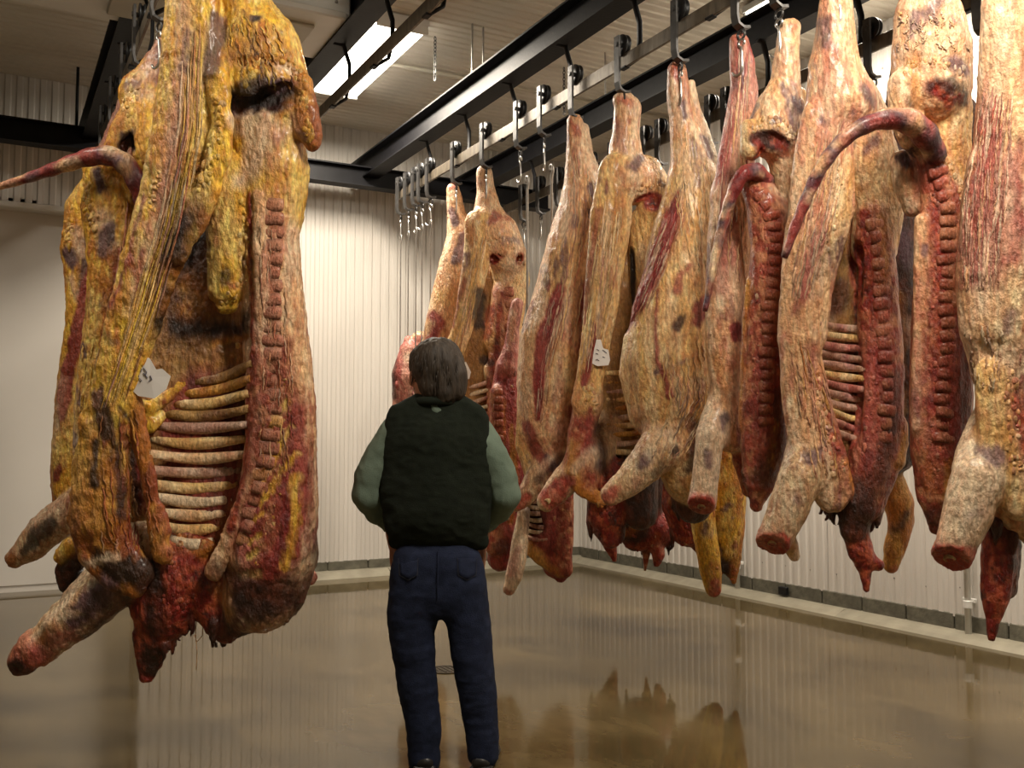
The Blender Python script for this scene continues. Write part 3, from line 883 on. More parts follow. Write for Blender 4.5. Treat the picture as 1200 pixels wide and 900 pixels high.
def vertebrae(fr, parent, n, A, wpx, dep=.02, col='spine', proc=None):
    """n backbone bodies along the sawn face: lumpy blocks lying in the cut, joints between"""
    A = pts_of(A)
    bm = bmesh.new(); bmesh.ops.create_cube(bm, size=1.0)
    bmesh.ops.subdivide_edges(bm, edges=bm.edges[:], cuts=2, use_grid_fill=True)
    for v in bm.verts:
        q = Vector([abs(c) ** 1.0 for c in v.co]); f = 1 - .10 * ((abs(v.co.x) > .4) + (abs(v.co.y) > .4) + (abs(v.co.z) > .4) - 1); v.co *= f
    bmesh.ops.recalc_face_normals(bm, faces=bm.faces[:])
    B = np.array([v.co for v in bm.verts]); Fc = [tuple(v.index for v in f.verts) for f in bm.faces]; bm.free()
    for i in range(n):
        t0, t1 = i / n, (i + 1) / n
        a, b = lerp_poly(A, t0), lerp_poly(A, t1)
        m_ = (a + b) / 2; dd = proj(fr, m_[0], m_[1], m_[2])
        lc = local_col(fr, PAL[col][0], .45); dd += dep / fr.u * .74
        pa, pb = fr.pt(a[0], a[1], dd), fr.pt(b[0], b[1], dd)
        L = np.linalg.norm(pb - pa); c = (pa + pb) / 2; tx = pb - pa
        w_ = (a[3] if len(a) > 3 else wpx) * fr.zc / FPX * random.uniform(.75, 1.2)
        an = math.atan2(tx[0], tx[2]) + math.pi + random.uniform(-.12, .12)
        V = B * np.array([w_, dep * 2 * random.uniform(.85, 1.2), L * random.uniform(.9, 1.0)])
        V = V * (1 + .16 * fbm(B, 1.8, 2, (1, 1, 1), i * .9 + fr.seed))[:, None]
        V = np.stack([V[:, 0] * math.cos(an) + V[:, 2] * math.sin(an), V[:, 1], -V[:, 0] * math.sin(an) + V[:, 2] * math.cos(an)], 1)
        me = bpy.data.meshes.new('vertebra'); me.from_pydata(V.tolist(), [], Fc); me.update()
        cl = lc * .55 + pal_color(col, V + c, fr.seed) * .45
        gr = np.clip((np.abs(B[:, 2]) - .3) * 5, 0, 1)[:, None]; cl = cl * (1 - gr * .45)
        at = me.color_attributes.new('Col', 'FLOAT_COLOR', 'POINT')
        at.data.foreach_set('color', np.concatenate([np.clip(cl, 0, 1), np.ones((len(V), 1))], 1).astype(np.float32).ravel())
        me.polygons.foreach_set('use_smooth', np.ones(len(Fc), bool))
        me.materials.append(M['flesh'])
        mesh_obj('vertebra', me, parent, tuple(c))

def tail_part(fr, parent, st, col='meat', ring='purple'):
    pts, R = fr.parse(st)
    # smooth the polyline
    n = 40; tt = np.linspace(0, 1, n); L = np.r_[0, np.cumsum(np.linalg.norm(np.diff(pts, axis=0), axis=1))]; L /= L[-1]
    X = np.stack([np.interp(tt, L, pts[:, k]) for k in range(3)], 1); r = np.interp(tt, L, R)
    for _ in range(4): X[1:-1] = (X[:-2] + 2 * X[1:-1] + X[2:]) / 4
    r = r * (1 + .07 * np.sin(np.arange(n) * 1.7))
    bm = bmesh.new(); tube(bm, X, list(r), 12)
    def cf(V):
        a = pal_color(col, V, fr.seed); b = pal_color(ring, V, fr.seed); c = pal_color('pfat', V, fr.seed)
        m1 = np.clip(fbm(V, 16, 2, (1, 1, 1), 4) * 3 + .2, 0, 1)[:, None]; m2 = np.clip(fbm(V, 13, 2, (1, 1, 1), 8) * 3 - .3, 0, 1)[:, None]
        x = a * (1 - m1) + b * m1
        return x * (1 - m2) + c * m2
    return flesh_bm('tail', bm, cf, fr, parent)

def paper_tag(fr, parent, outline, d, writing, label=None):
    """small paper ticket pinned on the meat, with pen marks"""
    P2 = pts_of(outline)
    d = sorted(proj(fr, x, y, d) for x, y in P2)[len(P2) // 3] - .012
    bm = bmesh.new()
    f = [bm.verts.new(fr.pt(x, y, d + .0015 * math.sin(i * 1.9))) for i, (x, y) in enumerate(P2)]
    cx = sum(p[0] for p in P2) / len(P2); cy = sum(p[1] for p in P2) / len(P2)
    c = bm.verts.new(fr.pt(cx, cy, d - .002))
    for i in range(len(f)): bm.faces.new((f[i], f[(i + 1) % len(f)], c))
    bmesh.ops.recalc_face_normals(bm, faces=bm.faces[:])
    r = bmesh.ops.solidify(bm, geom=bm.faces[:], thickness=.0012)
    o = from_bm('paper_tag', bm, M['paper'], parent); o['label'] = 'white paper tag with pen writing'
    bm = bmesh.new()
    for st in writing:
        q = pts_of(st)
        tube(bm, [fr.pt(x, y, d - .0045) for x, y in q], .0017, 5)
    from_bm('handwriting', bm, M['ink'], o)
M['paper'] = mat('tag_paper', (0.78, 0.74, 0.70), .7, noise=.06)
M['ink'] = mat('pen_ink', (0.05, 0.05, 0.10), .6, noise=.1)
def shreds(x0, x1, ys, n, ln, r=2.0, d=0.0, c='dark', seed=1):
    """little torn strips hanging at a lower edge; ys: polyline of the edge"""
    rr = random.Random(seed); Y = pts_of(ys); out = []
    for i in range(n):
        x = rr.uniform(x0, x1); y = np.interp(x, [p[0] for p in Y], [p[1] for p in Y]); l = rr.uniform(.3, 1) * ln
        out.append(U(c, 1, d + rr.uniform(-.03, .03), f"{x},{y - 8},{r * 1.8} {x + rr.uniform(-2, 2)},{y + l * .5},{r} {x + rr.uniform(-3, 3)},{y + l},{r * .5}", .008))
    return out

def cut_end(fr, parent, x, y, r, ax, d=None):
    """sawn shank face: ring of pale bone round dark marrow"""
    dd = proj(fr, x, y, 0.0) if d is None else d
    bm = bmesh.new(); R = r * fr.zc / FPX
    R *= .8
    lathe(bm, [(R * .42, -.02), (R * .45, .002), (R * .40, .005), (R * .24, .005), (R * .2, .000), (R * .02, -.001)], (0, 0, 0), 'Z', 16)
    bmesh.ops.rotate(bm, verts=bm.verts[:], cent=(0, 0, 0), matrix=Vector((0, 0, 1)).rotation_difference(Vector(ax).normalized()).to_matrix())
    c = Vector(fr.pt(x, y, dd)); bmesh.ops.translate(bm, verts=bm.verts[:], vec=c)
    def cf(V):
        q = np.linalg.norm(V - np.array(c), axis=1)
        a = pal_color('cfat', V, 1); b = pal_color('gore', V, 2); m = (q < R * .3)[:, None] * 1.0
        return a * (1 - m) * .8 + b * m
    flesh_bm('cut_bone', bm, cf, fr, parent)

def _soft(fr, parent, name, parts):
    """join many small pieces (verts, faces, colour) into one uncountable part"""
    VV, FF, CC, n = [], [], [], 0
    for V, F, c in parts:
        VV.append(V); FF += [tuple(i + n for i in f) for f in F]; CC.append(np.tile(c, (len(V), 1)) * np.random.RandomState(n).uniform(.8, 1.15, (1, 1))); n += len(V)
    me = bpy.data.meshes.new(name); me.from_pydata(np.concatenate(VV).tolist(), [], FF); me.update()
    at = me.color_attributes.new('Col', 'FLOAT_COLOR', 'POINT')
    C_ = np.clip(np.concatenate(CC), 0, 1)
    at.data.foreach_set('color', np.concatenate([C_, np.ones((len(C_), 1))], 1).astype(np.float32).ravel())
    for p in me.polygons: p.use_smooth = True
    me.materials.append(M['flesh'])
    o = mesh_obj(name, me, parent); o['kind'] = 'stuff'; return o
def strands(fr, parent, A, B, n, r=1.2, cols=('pfat', 'wfat'), seed=1, ln=(.08, .3)):
    """cords of sinew and fat lying on the surface, running along the band between polylines A and B"""
    A, B = pts_of(A), pts_of(B); rr = random.Random(seed); out = []
    for k in range(n):
        t = rr.random(); u0 = rr.uniform(0, 1 - ln[0]); u1 = min(1, u0 + rr.uniform(*ln)); w = rr.uniform(-.08, .08); m = 9
        xy = []
        for i in range(m):
            u = u0 + (u1 - u0) * i / (m - 1); a = lerp_poly(A, u); b = lerp_poly(B, u); tt = t + w * i / (m - 1) + .015 * math.sin(i * 1.7 + k)
            xy.append(a[:2] + (b[:2] - a[:2]) * tt)
        dl = [proj(fr, x, y, None) for x, y in xy]
        if any(d is None for d in dl): continue
        if max(dl) - min(dl) > .22: continue
        P_ = np.array([fr.pt(x, y, d - .002) for (x, y), d in zip(xy, dl)])
        R_ = r * rr.uniform(.5, 1.3) * np.sin(np.linspace(.12, math.pi - .12, m)) ** .6 * fr.zc / FPX
        V = []
        for i in range(m):
            tg = P_[min(i + 1, m - 1)] - P_[max(i - 1, 0)]; tg /= np.linalg.norm(tg) + 1e-9
            x_ = np.cross(tg, (0, 1, 0)); x_ /= np.linalg.norm(x_) + 1e-9; y_ = np.cross(tg, x_)
            for q in range(5): V.append(P_[i] + (x_ * math.cos(q * 1.2566) + y_ * math.sin(q * 1.2566)) * R_[i])
        F = [(i * 5 + q, i * 5 + (q + 1) % 5, i * 5 + 5 + (q + 1) % 5, i * 5 + 5 + q) for i in range(m - 1) for q in range(5)]
        out.append((np.array(V), F, local_col(fr, PAL[rr.choice(cols)][rr.randint(0, 1)], .5) * rr.uniform(.75, 1.2)))
    return _soft(fr, parent, 'sinew_strands', out) if out else None
_b = bmesh.new(); bmesh.ops.create_icosphere(_b, subdivisions=2, radius=1.0)
_IV = np.array([v.co for v in _b.verts]); _IF = [tuple(v.index for v in f.verts) for f in _b.faces]; _b.free()
def lumps(fr, parent, line, n, r=(2, 5), cols=('yfat', 'yfat', 'ofat'), seed=1, sink=.35):
    """globules of fat clinging along a line (x, y, spread)"""
    L = pts_of(line); rr = random.Random(seed); out = []
    for k in range(n):
        p = lerp_poly(L, rr.random()); an = rr.uniform(0, 6.28); q = p[2] * rr.random() ** .6
        x, y = p[0] + q * math.cos(an), p[1] + q * math.sin(an); d = proj(fr, x, y, None)
        if d is None: continue
        R = rr.uniform(*r) * fr.zc / FPX
        V = _IV * np.array([rr.uniform(.7, 1.3), rr.uniform(.6, .9), rr.uniform(.8, 2.0)]) * R
        V = V * (1 + .22 * fbm(_IV, 1.6, 2, (1, 1, 1), k * .7))[:, None]
        out.append((V + fr.pt(x, y, d + R * sink), _IF, local_col(fr, PAL[rr.choice(cols)][rr.randint(0, 1)], .4) * rr.uniform(.8, 1.2)))
    return _soft(fr, parent, 'fat_globules', out) if out else None
# ------------------------------------------------------------------ yellow carcasses on the leftmost rail
DSP = ((.008, 9, (1, 1, .5), 'n'), (.0045, 22, (1, 1, .4), 'ridge'), (.0035, 48, (1, 1, .5), 'ridge'))
DSH = ((.004, 10, (1, 1, 1), 'n'), (.0026, 30, (1, 1, .5), 'ridge'))
def near_yellow():
    fr = Frame(4.046, (238, -62))
    t = root(fr, 'beef_side', 'large near side of beef with yellow fat, open ribs and a paper tag', 'beef side')
    body = [
        U('yfat', .8, .02, "238,-62,20 238,-20,26 243,40,34 250,90,48"),
        U('yfat', .9, .06, "275,-25,24 285,20,38 300,60,50 310,110,52"),
        U('yfat', .7, .02, "318,80,34 342,110,22 352,150,14", .03),
        U('yfat', .8, .06, "308,150,44 318,200,42 316,250,38"),
        U('ofat', .7, .0, "352,100,14 362,150,14 366,166,9", .02),
        # belly flap: a broad flat band from the round down to the brisket
        U('yfat', .42, -.06, "226,0,30 223,80,34 216,160,38 202,230,38 180,300,35 158,370,31 142,430,27"),
        U('yfat', .6, -.09, "252,90,13 260,140,14 254,185,15 240,225,14 226,262,13 208,300,10", .012),
        U('yfat', .55, -.05, "142,430,25 128,490,28 116,550,28 112,610,26"),
        U('cav', .45, .17, "240,230,62 225,330,70 222,400,74 230,480,92 232,560,92 240,610,74", .05),
        # backbone slab
        U('pfat', .75, .03, "318,230,26 318,300,32 322,380,36 328,450,38 330,520,40 326,590,46 316,650,50 304,700,40", .03),
        U('spine', .9, .06, "340,470,24 346,540,22 344,610,22 336,680,20", .02),
        U('pfat', .6, -.04, "303,230,6 306,320,7 309,420,8 308,500,9 295,570,10 270,630,9 250,670,9", .012),
        # brisket edge at left
        U('ofat', .6, -.05, "118,500,24 120,560,30 118,610,32 130,645,24 158,672,20"),
        U('ofat', .6, -.06, "100,560,12 94,610,12 104,650,12 130,680,11 160,688,10", .012),
        U('ofat', .5, -.05, "150,455,10 164,500,12 178,560,12 186,610,12 192,650,10", .015),
        U('ofat', .6, .02, "192,650,8 215,632,14 240,640,12", .02),
        # neck end
        U('gore', .6, .05, "215,640,20 200,675,42 192,712,38 180,745,24 176,775,14 172,792,8"),
        U('gore', .6, .05, "225,655,26 240,695,28 255,725,20 264,742,10"),
        U('dark', .75, .05, "330,650,40 322,690,36 298,710,28 268,732,16"),
        # kidney fat lobe
        U('yfat', .7, .02, "272,200,28 270,250,26 268,300,25 266,335,23 266,356,12", .012),
        C('dark', .55, -.04, "283,122,16 310,112,22 338,110,14", .012),
        C('dark', .6, -.03, "352,160,5 356,168,4", .01),
        C('cav_shade', .5, .02, "225,290,20 200,360,22 195,420,18", .04),
        C(None, .42, .00, "232,420,42 222,500,54 224,560,50 230,610,30", .05),
        # skin of fat, muscle windows, seams; shade of the deep cavity painted dark
        P('cav_shade', "228,262,26 210,330,26 205,380,24 255,385,14 285,380,10", .07, .9), P('meat', "210,500,30 235,470,40 235,560,45 225,610,30", .03, .9), P('purple', "250,455,30 285,440,16", .04, .5), P('ofat', "235,430,8 270,415,8", .03, .5),
        P('pfat', "228,0,8 230,90,10 215,200,12 190,290,10 165,370,6", .02, .75), P('memb', "222,20,4 226,110,4 205,250,4", .02, .6),
        P('purple', "262,30,9 258,95,11 250,110,5", .01, .85), P('purple', "229,50,5 232,95,6", .01, .7), P('purple', "300,32,5 309,30,3", .006, .9, warp=.4), P('black', "307,32,4", .005, .9, warp=.4),
        P('ofat', "285,75,14 320,60,16 345,95,16 358,140,12", .03, .7), P('ofat', "290,85,6 325,80,6", .01, .8, b=.012),
        P('yfat', "258,110,9 256,150,9 246,190,10 236,222,9", .01, .7, b=.010), P('ofat', "240,200,7 230,225,8", .02, .7, b=.008), P('yfat', "185,215,8 178,240,7", .02, .8, b=.008),
        P('black', "288,118,12 318,114,16 338,110,8", .015, .9), P('purple', "325,105,8 340,103,5", .012, .8), P('wfat', "334,84,5 345,90,4", .01, .8, b=.01),
        P('wfat', "285,152,12 312,150,15 302,190,15 288,215,10", .02, .9), P('cfat', "330,160,10 325,200,10", .03, .7), P('memb', "330,165,8 345,140,6 350,180,6", .02, .6),
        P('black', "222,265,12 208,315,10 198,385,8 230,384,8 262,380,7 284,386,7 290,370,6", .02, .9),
        P('ofat', "215,330,14 235,350,12 210,360,12", .03, .7), P('ofat', "240,400,4 270,392,4 290,396,3", .008, .8, b=.008),
        P('black', "268,330,8 272,322,6", .012, .8), P('tip', "276,335,5", .01, .7), P('tip', "262,260,5 258,290,4", .02, .5),
        P('gore', "296,232,4 299,300,5 301,360,6 303,420,6 298,500,5 288,570,5 276,620,4", .007, 1, warp=.5, b=-.004),
        P('pfat', "318,250,10 322,350,14 322,440,14 316,540,10", .03, .6), P('wfat', "316,240,1.5 317,330,1.5 320,420,1.5", .005, .6, warp=.4),
        P('pfat', "320,260,12 322,400,16", .03, .6), P('meat', "330,560,24 322,640,30 305,690,30", .04, .85), P('spine', "318,440,16 314,540,18 300,620,14", .03, .9), P('dark', "330,690,26 300,710,24 345,640,8", .04, .8),
        P('spine', "338,400,6 338,470,14 340,540,20 335,610,26 318,660,16", .03, .85),
        P('meat', "350,480,10 352,560,14 342,640,16 318,670,12", .02, .9), P('meat', "305,600,12 290,640,14", .02, .8),
        P('yfat', "338,470,2 322,500,3 312,520,3", .007, .9, b=.006), P('yfat', "345,500,2 325,540,3 310,560,3", .007, .9, b=.006), P('yfat', "350,530,2 330,565,3 312,590,3", .007, .9, b=.006),
        P('yfat', "318,600,3 300,610,3", .007, .9, b=.008), P('yfat', "313,622,3 298,632,3", .007, .9, b=.008), P('yfat', "310,640,3 297,650,3", .007, .9, b=.008), P('cfat', "290,672,6 310,668,4", .008, .8, b=.006),
        P('yfat', "352,560,4 348,620,5 338,660,5", .01, .8),
        P('dark', "128,462,8 138,500,10 150,560,9 152,600,7", .012, .95), P('black', "126,520,5 126,565,5", .01, .9), P('dark', "155,480,4 160,490,4", .01, .9), P('ofat', "140,520,4 142,570,4 135,600,8 145,630,10", .01, .9),
        P('meat', "156,500,4 160,540,5 165,600,6", .01, .8), P('black', "128,650,10 150,665,16 176,668,14 190,690,10", .015, .95),
        P('dark', "185,690,14 185,730,14", .02, .6), P('black', "180,720,8 176,745,8", .02, .7),
        P('black', "176,768,12 174,790,9", .015, .9), P('tip', "205,640,10 215,660,8", .02, .7), P('ofat', "205,632,5 225,640,5 245,650,5", .01, .8, b=.01),
        P('dark', "262,665,10 300,690,18 330,700,16", .03, .8), P('black', "285,700,10 320,715,10", .02, .7), P('ofat', "262,700,6 255,690,6 268,715,5", .02, .6),
        P('meat', "140,360,3 165,310,3 180,240,3", .008, .8), P('gore', "165,305,4 172,328,4", .01, .8), P('gore', "183,300,2 175,345,3", .008, .8),
    ]
    body += shreds(245, 345, "240,738 270,738 300,722 345,706", 18, 22, 2.0, .04, 'dark', 3)
    body += shreds(160, 225, "160,740 175,780 225,728", 12, 18, 2.0, .04, 'dark', 5)
    body += [U('shank', .8, .04, "165,640,28 138,678,32 108,704,30 76,733,25 48,756,21 30,768,15"),
          U('shank', .8, .0, "120,690,18 90,712,16 62,738,13", .02),
          U('tip', .8, .03, "42,760,21 26,776,14", .01), C('dark', .8, .0, "16,785,7", .01),
          P('purple', "135,680,12 112,704,16 92,724,12", .015, .95), P('black', "120,695,6 100,720,5", .02, .6), P('meat', "85,745,10 60,750,12 45,765,12", .02, .75), P('ofat', "75,730,5 50,745,7", .02, .6),
          P('dark', "22,780,9 30,790,10", .012, .95), P('dark', "150,696,12 122,722,8 98,747,6", .02, .85), P('wfat', "150,650,5 112,655,5 74,712,4 40,745,3", .008, .8), P('wfat', "95,715,3 75,722,4", .01, .8)]
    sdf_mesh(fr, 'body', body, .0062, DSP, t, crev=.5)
    ribs(fr, t, 13, "296,425,0 290,500,0 280,565,0 250,634,0", "230,448,0 178,500,0 170,555,0 200,632,0", 6.6, 5, .001, ('cav', 'ofat', 'cfat', 'cav', 'memb', 'cfat', 'pfat', 'memb', 'cfat', 'wfat', 'pfat', 'cfat', 'wfat'))
    vertebrae(fr, t, 26, "320,232,0 318,320,0 320,420,0 320,500,0 306,572,0 286,640,0", 25, .007, 'pspine')
    lumps(fr, t, "256,112,7 258,150,8 246,190,9 236,222,9", 60, (2.0, 4.6), ('yfat', 'yfat', 'cfat', 'ofat'), 2)
    lumps(fr, t, "228,195,9 236,215,9", 26, (1.8, 3.6), ('ofat', 'yfat', 'tip'), 3)
    lumps(fr, t, "285,95,7 300,72,9 330,66,9 352,88,8 362,130,6 362,165,5", 60, (1.8, 4.2), ('ofat', 'yfat', 'yfat'), 4)
    lumps(fr, t, "285,235,6 286,290,6 282,340,7 262,355,8", 60, (1.8, 4.0), ('yfat', 'yfat', 'cfat'), 5)
    lumps(fr, t, "188,200,5 180,225,6 176,245,6", 26, (1.8, 3.6), ('yfat', 'ofat'), 6)
    lumps(fr, t, "225,638,6 205,632,8 240,640,8", 26, (2, 4), ('ofat', 'cfat', 'tip'), 7)
    lumps(fr, t, "205,650,12 215,690,18 196,720,16", 90, (1.6, 3.8), ('gore', 'tip', 'meat', 'dark'), 8, .5)
    lumps(fr, t, "338,440,4 330,540,8 318,610,10 300,660,8", 50, (1.2, 2.6), ('yfat', 'cfat', 'ofat'), 9, .5)
    strands(fr, t, "214,20,0 206,150,0 184,260,0 150,380,0 118,480,0", "240,20,0 236,150,0 216,260,0 182,370,0 146,470,0", 90, 1.1, ('yfat', 'cfat', 'yfat', 'pfat', 'wfat', 'pink'), 10)
    strands(fr, t, "262,0,0 275,60,0 285,110,0", "318,20,0 340,80,0 345,105,0", 50, 1.1, ('ofat', 'yfat', 'dark'), 11)
    strands(fr, t, "300,240,0 306,420,0 304,560,0", "334,240,0 342,420,0 350,560,0", 60, .9, ('wfat', 'spine', 'pfat', 'meat'), 12, (.03, .12))
    strands(fr, t, "112,480,0 108,560,0 120,650,0", "165,470,0 180,560,0 188,650,0", 40, 1.2, ('ofat', 'dark', 'meat'), 13)
    sdf_mesh(fr, 'flank_strip', [U('yfat', .5, -.0, "150,470,7 176,478,8,.03 200,462,7,.06 225,440,6,.08 250,420,5,.10 278,405,4,.11"), U('yfat', .5, .03, "152,480,8 175,498,10 190,485,7,.03", .02), P('meat', "212,455,3 190,470,3", .01, .8), P('ofat', "240,425,3 220,442,3", .01, .7)], .006, ((.003, 20, (1, 1, 1), 'ridge'),), t, keep=False)
    paper_tag(fr, t, "162,409 176,421 183,433 190,432 200,441 195,456 181,467 162,464 154,457 153,440", -.045,
              ["166,432 165,436", "168,431 172,436 171,439 168,437 173,443", "176,440 178,445 174,447", "158,432 160,436", "160,438 163,441 160,443 158,440 160,438", "163,443 166,446 164,448", "154,440 157,446 155,449"])
    for st in ((232, 712, 229, 740, 231, 765, 230, 785), (239, 722, 237, 745, 231, 752, 228, 744)):
        bm = bmesh.new(); tube(bm, [fr.pt(st[i], st[i + 1], .05) for i in range(0, 8, 2)], .0022, 6)
        flesh_bm('sinew', bm, 'pfat', fr, t)
near_yellow()

def tail_yellow():
    fr = Frame(5.058, (190, 24))
    t = root(fr, 'beef_side', 'yellow side of beef with a long tail sticking out to the left', 'beef side')
    b = [U('memb', .8, 0, "190,52,9 188,72,17 186,92,22"),
         U('yfat', .8, .0, "176,84,14 168,110,28 180,140,34 196,170,40"), U('yfat', .8, .1, "215,80,30 225,160,40 225,250,40"),
         U('yfat', .7, -.04, "168,120,16 146,150,15 134,176,12 128,195,12", .02),
         U('yfat', .6, -.02, "118,196,20 122,230,28 130,280,28 132,340,27 124,420,28 116,480,28 114,540,26 112,600,22"),
         U('yfat', .6, .03, "180,200,24 175,260,22 160,330,20 150,400,20 150,480,30 150,560,30"),
         U('ofat', .7, .05, "120,600,26 125,640,22"), U('dark', .8, .06, "90,640,16 80,668,13 78,686,8"), U('yfat', .8, .02, "70,652,7 80,640,8"),
         C('dark', .6, -.05, "148,170,9 160,165,12 176,168,10", .012), C('dark', .5, -.03, "152,200,8 165,215,8", .012),
         P('wfat', "176,95,12 165,112,10 182,118,8", .02, .7), P('purple', "198,62,8 202,84,10 195,72,6", .012, .9), P('gore', "152,92,5 160,78,4", .012, .7), P('purple', "158,108,6 168,106,4", .01, .7),
         P('ofat', "140,160,8 150,145,8 130,178,6", .02, .7), P('dark', "150,165,5 165,160,4", .012, .9),
         P('purple', "122,205,6 128,225,7", .01, .95), P('wfat', "128,262,14 138,290,9", .02, .7), P('purple', "135,285,10 130,300,8 140,270,7", .012, .9), P('purple', "112,262,4", .01, .8),
         P('purple', "106,408,5 108,418,4", .007, .95), P('purple', "101,458,5 103,470,5", .007, .95), P('purple', "94,510,5 96,522,5", .006, 1, warp=.5), P('wfat', "95,440,6 96,560,8", .03, .5),
         P('meat', "150,300,4 138,370,5 128,430,4", .01, .8), P('yfat', "105,235,8 102,210,6", .02, .9, b=.014)]
    b += shreds(70, 96, "68,680 96,680", 6, 14, 2.2, .06, 'black', 2)
    b += [U('pink', .8, .25, "150,540,30,-.15 215,580,28,-.05 280,615,22 325,642,16 348,664,12 362,676,9", .04), P('tip', "364,680,7", .01, .8)]
    sdf_mesh(fr, 'body', b, .0075, DSP, t)
    tail_part(fr, t, "172,262,8,-.02 166,230,10,-.08 155,200,12,-.12 136,182,12,-.14 112,182,11,-.14 85,190,9,-.14 55,201,7,-.14 20,213,5,-.14 -14,222,4,-.14")
    lumps(fr, t, "100,205,6 104,235,8 112,270,6", 40, (1.6, 3.4), ('yfat', 'yfat', 'ofat'), 14)
    lumps(fr, t, "160,100,12 150,130,10", 30, (1.6, 3.4), ('yfat', 'cfat', 'ofat'), 15)
    strands(fr, t, "96,400,0 92,480,0 90,560,0", "125,400,0 112,480,0 110,560,0", 40, 1.2, ('yfat', 'cfat'), 16)
    strands(fr, t, "150,210,0 140,300,0 120,430,0", "175,210,0 160,300,0 145,430,0", 30, 1.2, ('meat', 'pink', 'yfat'), 17)
tail_yellow()

def far_yellow():
    fr = Frame(5.569, (168, 74))
    t = root(fr, 'beef_side', 'farthest yellow side of beef, its front shank pointing left', 'beef side')
    b = [U('memb', .8, .05, "168,90,10 160,110,16 150,160,24 130,210,26"), U('yfat', .7, .0, "112,215,16 96,245,19 92,290,20 98,330,20 100,380,22 96,430,25 90,480,24 86,530,24 88,570,24"),
         U('yfat', .7, .1, "130,260,30 130,360,34 126,460,36 122,560,36 120,620,30"), U('ofat', .7, .03, "78,530,16 74,560,14 80,590,16"),
         P('ofat', "80,255,10 78,280,8", .02, .7), P('purple', "86,300,9 90,310,8", .012, .95), P('purple', "100,290,8 108,310,8 104,345,5", .012, .9), P('wfat', "95,275,7 100,300,6", .012, .8), P('wfat', "88,330,6 98,350,6", .02, .7),
         P('meat', "112,320,5 100,380,8 88,430,9 82,470,9 80,490,5", .008, .95, warp=.5), P('memb', "78,450,8 74,500,8", .03, .6), P('meat', "72,560,5 76,545,4", .008, .9), P('wfat', "70,480,4 68,520,4", .02, .5)]
    b += [U('shank', .8, -.06, "98,588,20 78,602,21 56,620,20 36,640,17 18,654,11"), P('black', "72,612,10 52,632,8 42,642,5", .012, .85), P('wfat', "80,590,6 50,610,5", .012, .7), P('ofat', "14,656,9 26,652,6", .012, .8), P('meat', "98,580,6", .01, .7)]
    sdf_mesh(fr, 'body', b, .0085, DSP, t)
    lumps(fr, t, "82,245,8 78,290,6", 34, (1.6, 3.4), ('yfat', 'ofat'), 18)
far_yellow()
# ------------------------------------------------------------------ the row of pale beef sides on the long rail
DSPR = ((.006, 8, (1, 1, .5), 'n'), (.0035, 20, (1, 1, .25), 'ridge'), (.0022, 50, (1, 1, .4), 'ridge'))
GB = 'pale sides of beef on the long rail'
def stump(c='shank'): return c
def far_open():
    fr = Frame(7.461, (570, 186)); t = root(fr, 'beef_side', 'far beef side with open pelvis and tag, behind the man', 'beef side', GB)
    b = [U('pfat', .8, .0, "567,203,9 570,225,11 572,250,17 582,276,26 595,300,22"), U('cfat', .7, .05, "595,300,22 600,330,20 594,365,20 588,400,20"),
         U('cfat', .5, -.06, "562,262,17 560,300,16 552,340,14 542,385,12 532,412,11 526,450,12 524,500,14"),
         U('cav', .45, .14, "572,330,22 564,390,28 562,440,30 562,500,30 565,560,26", .03), U('spine', .8, .03, "592,345,15 590,400,15 584,440,14 586,500,15 588,560,15"),
         U('gore', .8, .04, "560,580,22 575,620,16"), U('cfat', .4, .02, "540,448,6 558,444,8 574,432,7", .01),
         C('gore', .6, -.05, "578,302,7 590,297,11 604,302,8", .012), C(None, .5, .02, "556,400,10 552,450,16 556,500,16", .02),
         P('meat', "580,255,6 575,262,5", .012, .8), P('memb', "566,215,6", .02, .6), P('purple', "588,285,4 605,285,4", .01, .7), P('gore', "576,362,6 570,392,6", .012, .8), P('gore', "588,345,3 583,400,3 580,440,4", .008, .9),
         P('black', "562,345,7 560,380,6", .015, .9), P('dark', "566,420,6 575,425,5", .012, .9), P('meat', "545,330,3 530,380,4", .01, .7), P('wfat', "600,318,8 594,325,6", .02, .6)]
    sdf_mesh(fr, 'body', b, .011, DSPR, t, crev=.4)
    ribs(fr, t, 6, "580,444,0 584,490,0", "540,456,0 540,500,0", 2.6, 1.5, .004, ('memb', 'wfat'))
    vertebrae(fr, t, 13, "596,335,0 596,400,0 590,440,0 590,510,0", 12, .012)
    paper_tag(fr, t, "538,426 546,424 552,436 550,444 541,446", -.0, ["541,432 544,433", "541,437 544,438"])
    strands(fr, t, "556,262,0 548,330,0 530,410,0", "574,270,0 562,330,0 545,410,0", 40, 1.0, ('wfat', 'cfat', 'pink'), 20)
    lumps(fr, t, "572,285,4 584,278,5 600,285,5 612,310,4", 30, (1.2, 2.4), ('cfat', 'wfat', 'pfat'), 21)
far_open()
def far_outer():
    fr = Frame(7.925, (535, 208)); t = root(fr, 'beef_side', 'farthest beef side of the row, left of the open one, purple muscle patches', 'beef side', GB)
    b = [U('pfat', .8, 0, "531,222,7 534,246,10 540,280,17 538,310,22 528,350,22 520,385,22 512,420,20 508,470,24 506,530,22 508,585,16 512,625,9"), U('gore', .8, .02, "506,575,14 514,620,10"),
         U('pfat', .8, .05, "548,260,8 552,300,14 548,350,16"),
         P('purple', "530,250,5 534,262,5", .01, .9), P('purple', "546,280,8 540,300,8 534,310,5", .012, .9), P('meat', "508,372,6 518,380,6 505,400,7", .012, .95), P('cfat', "522,350,12", .03, .7), P('tip', "531,218,5", .01, .8), P('meat', "550,270,4", .01, .8)]
    sdf_mesh(fr, 'body', b, .012, DSPR, t, crev=.4)
far_outer()
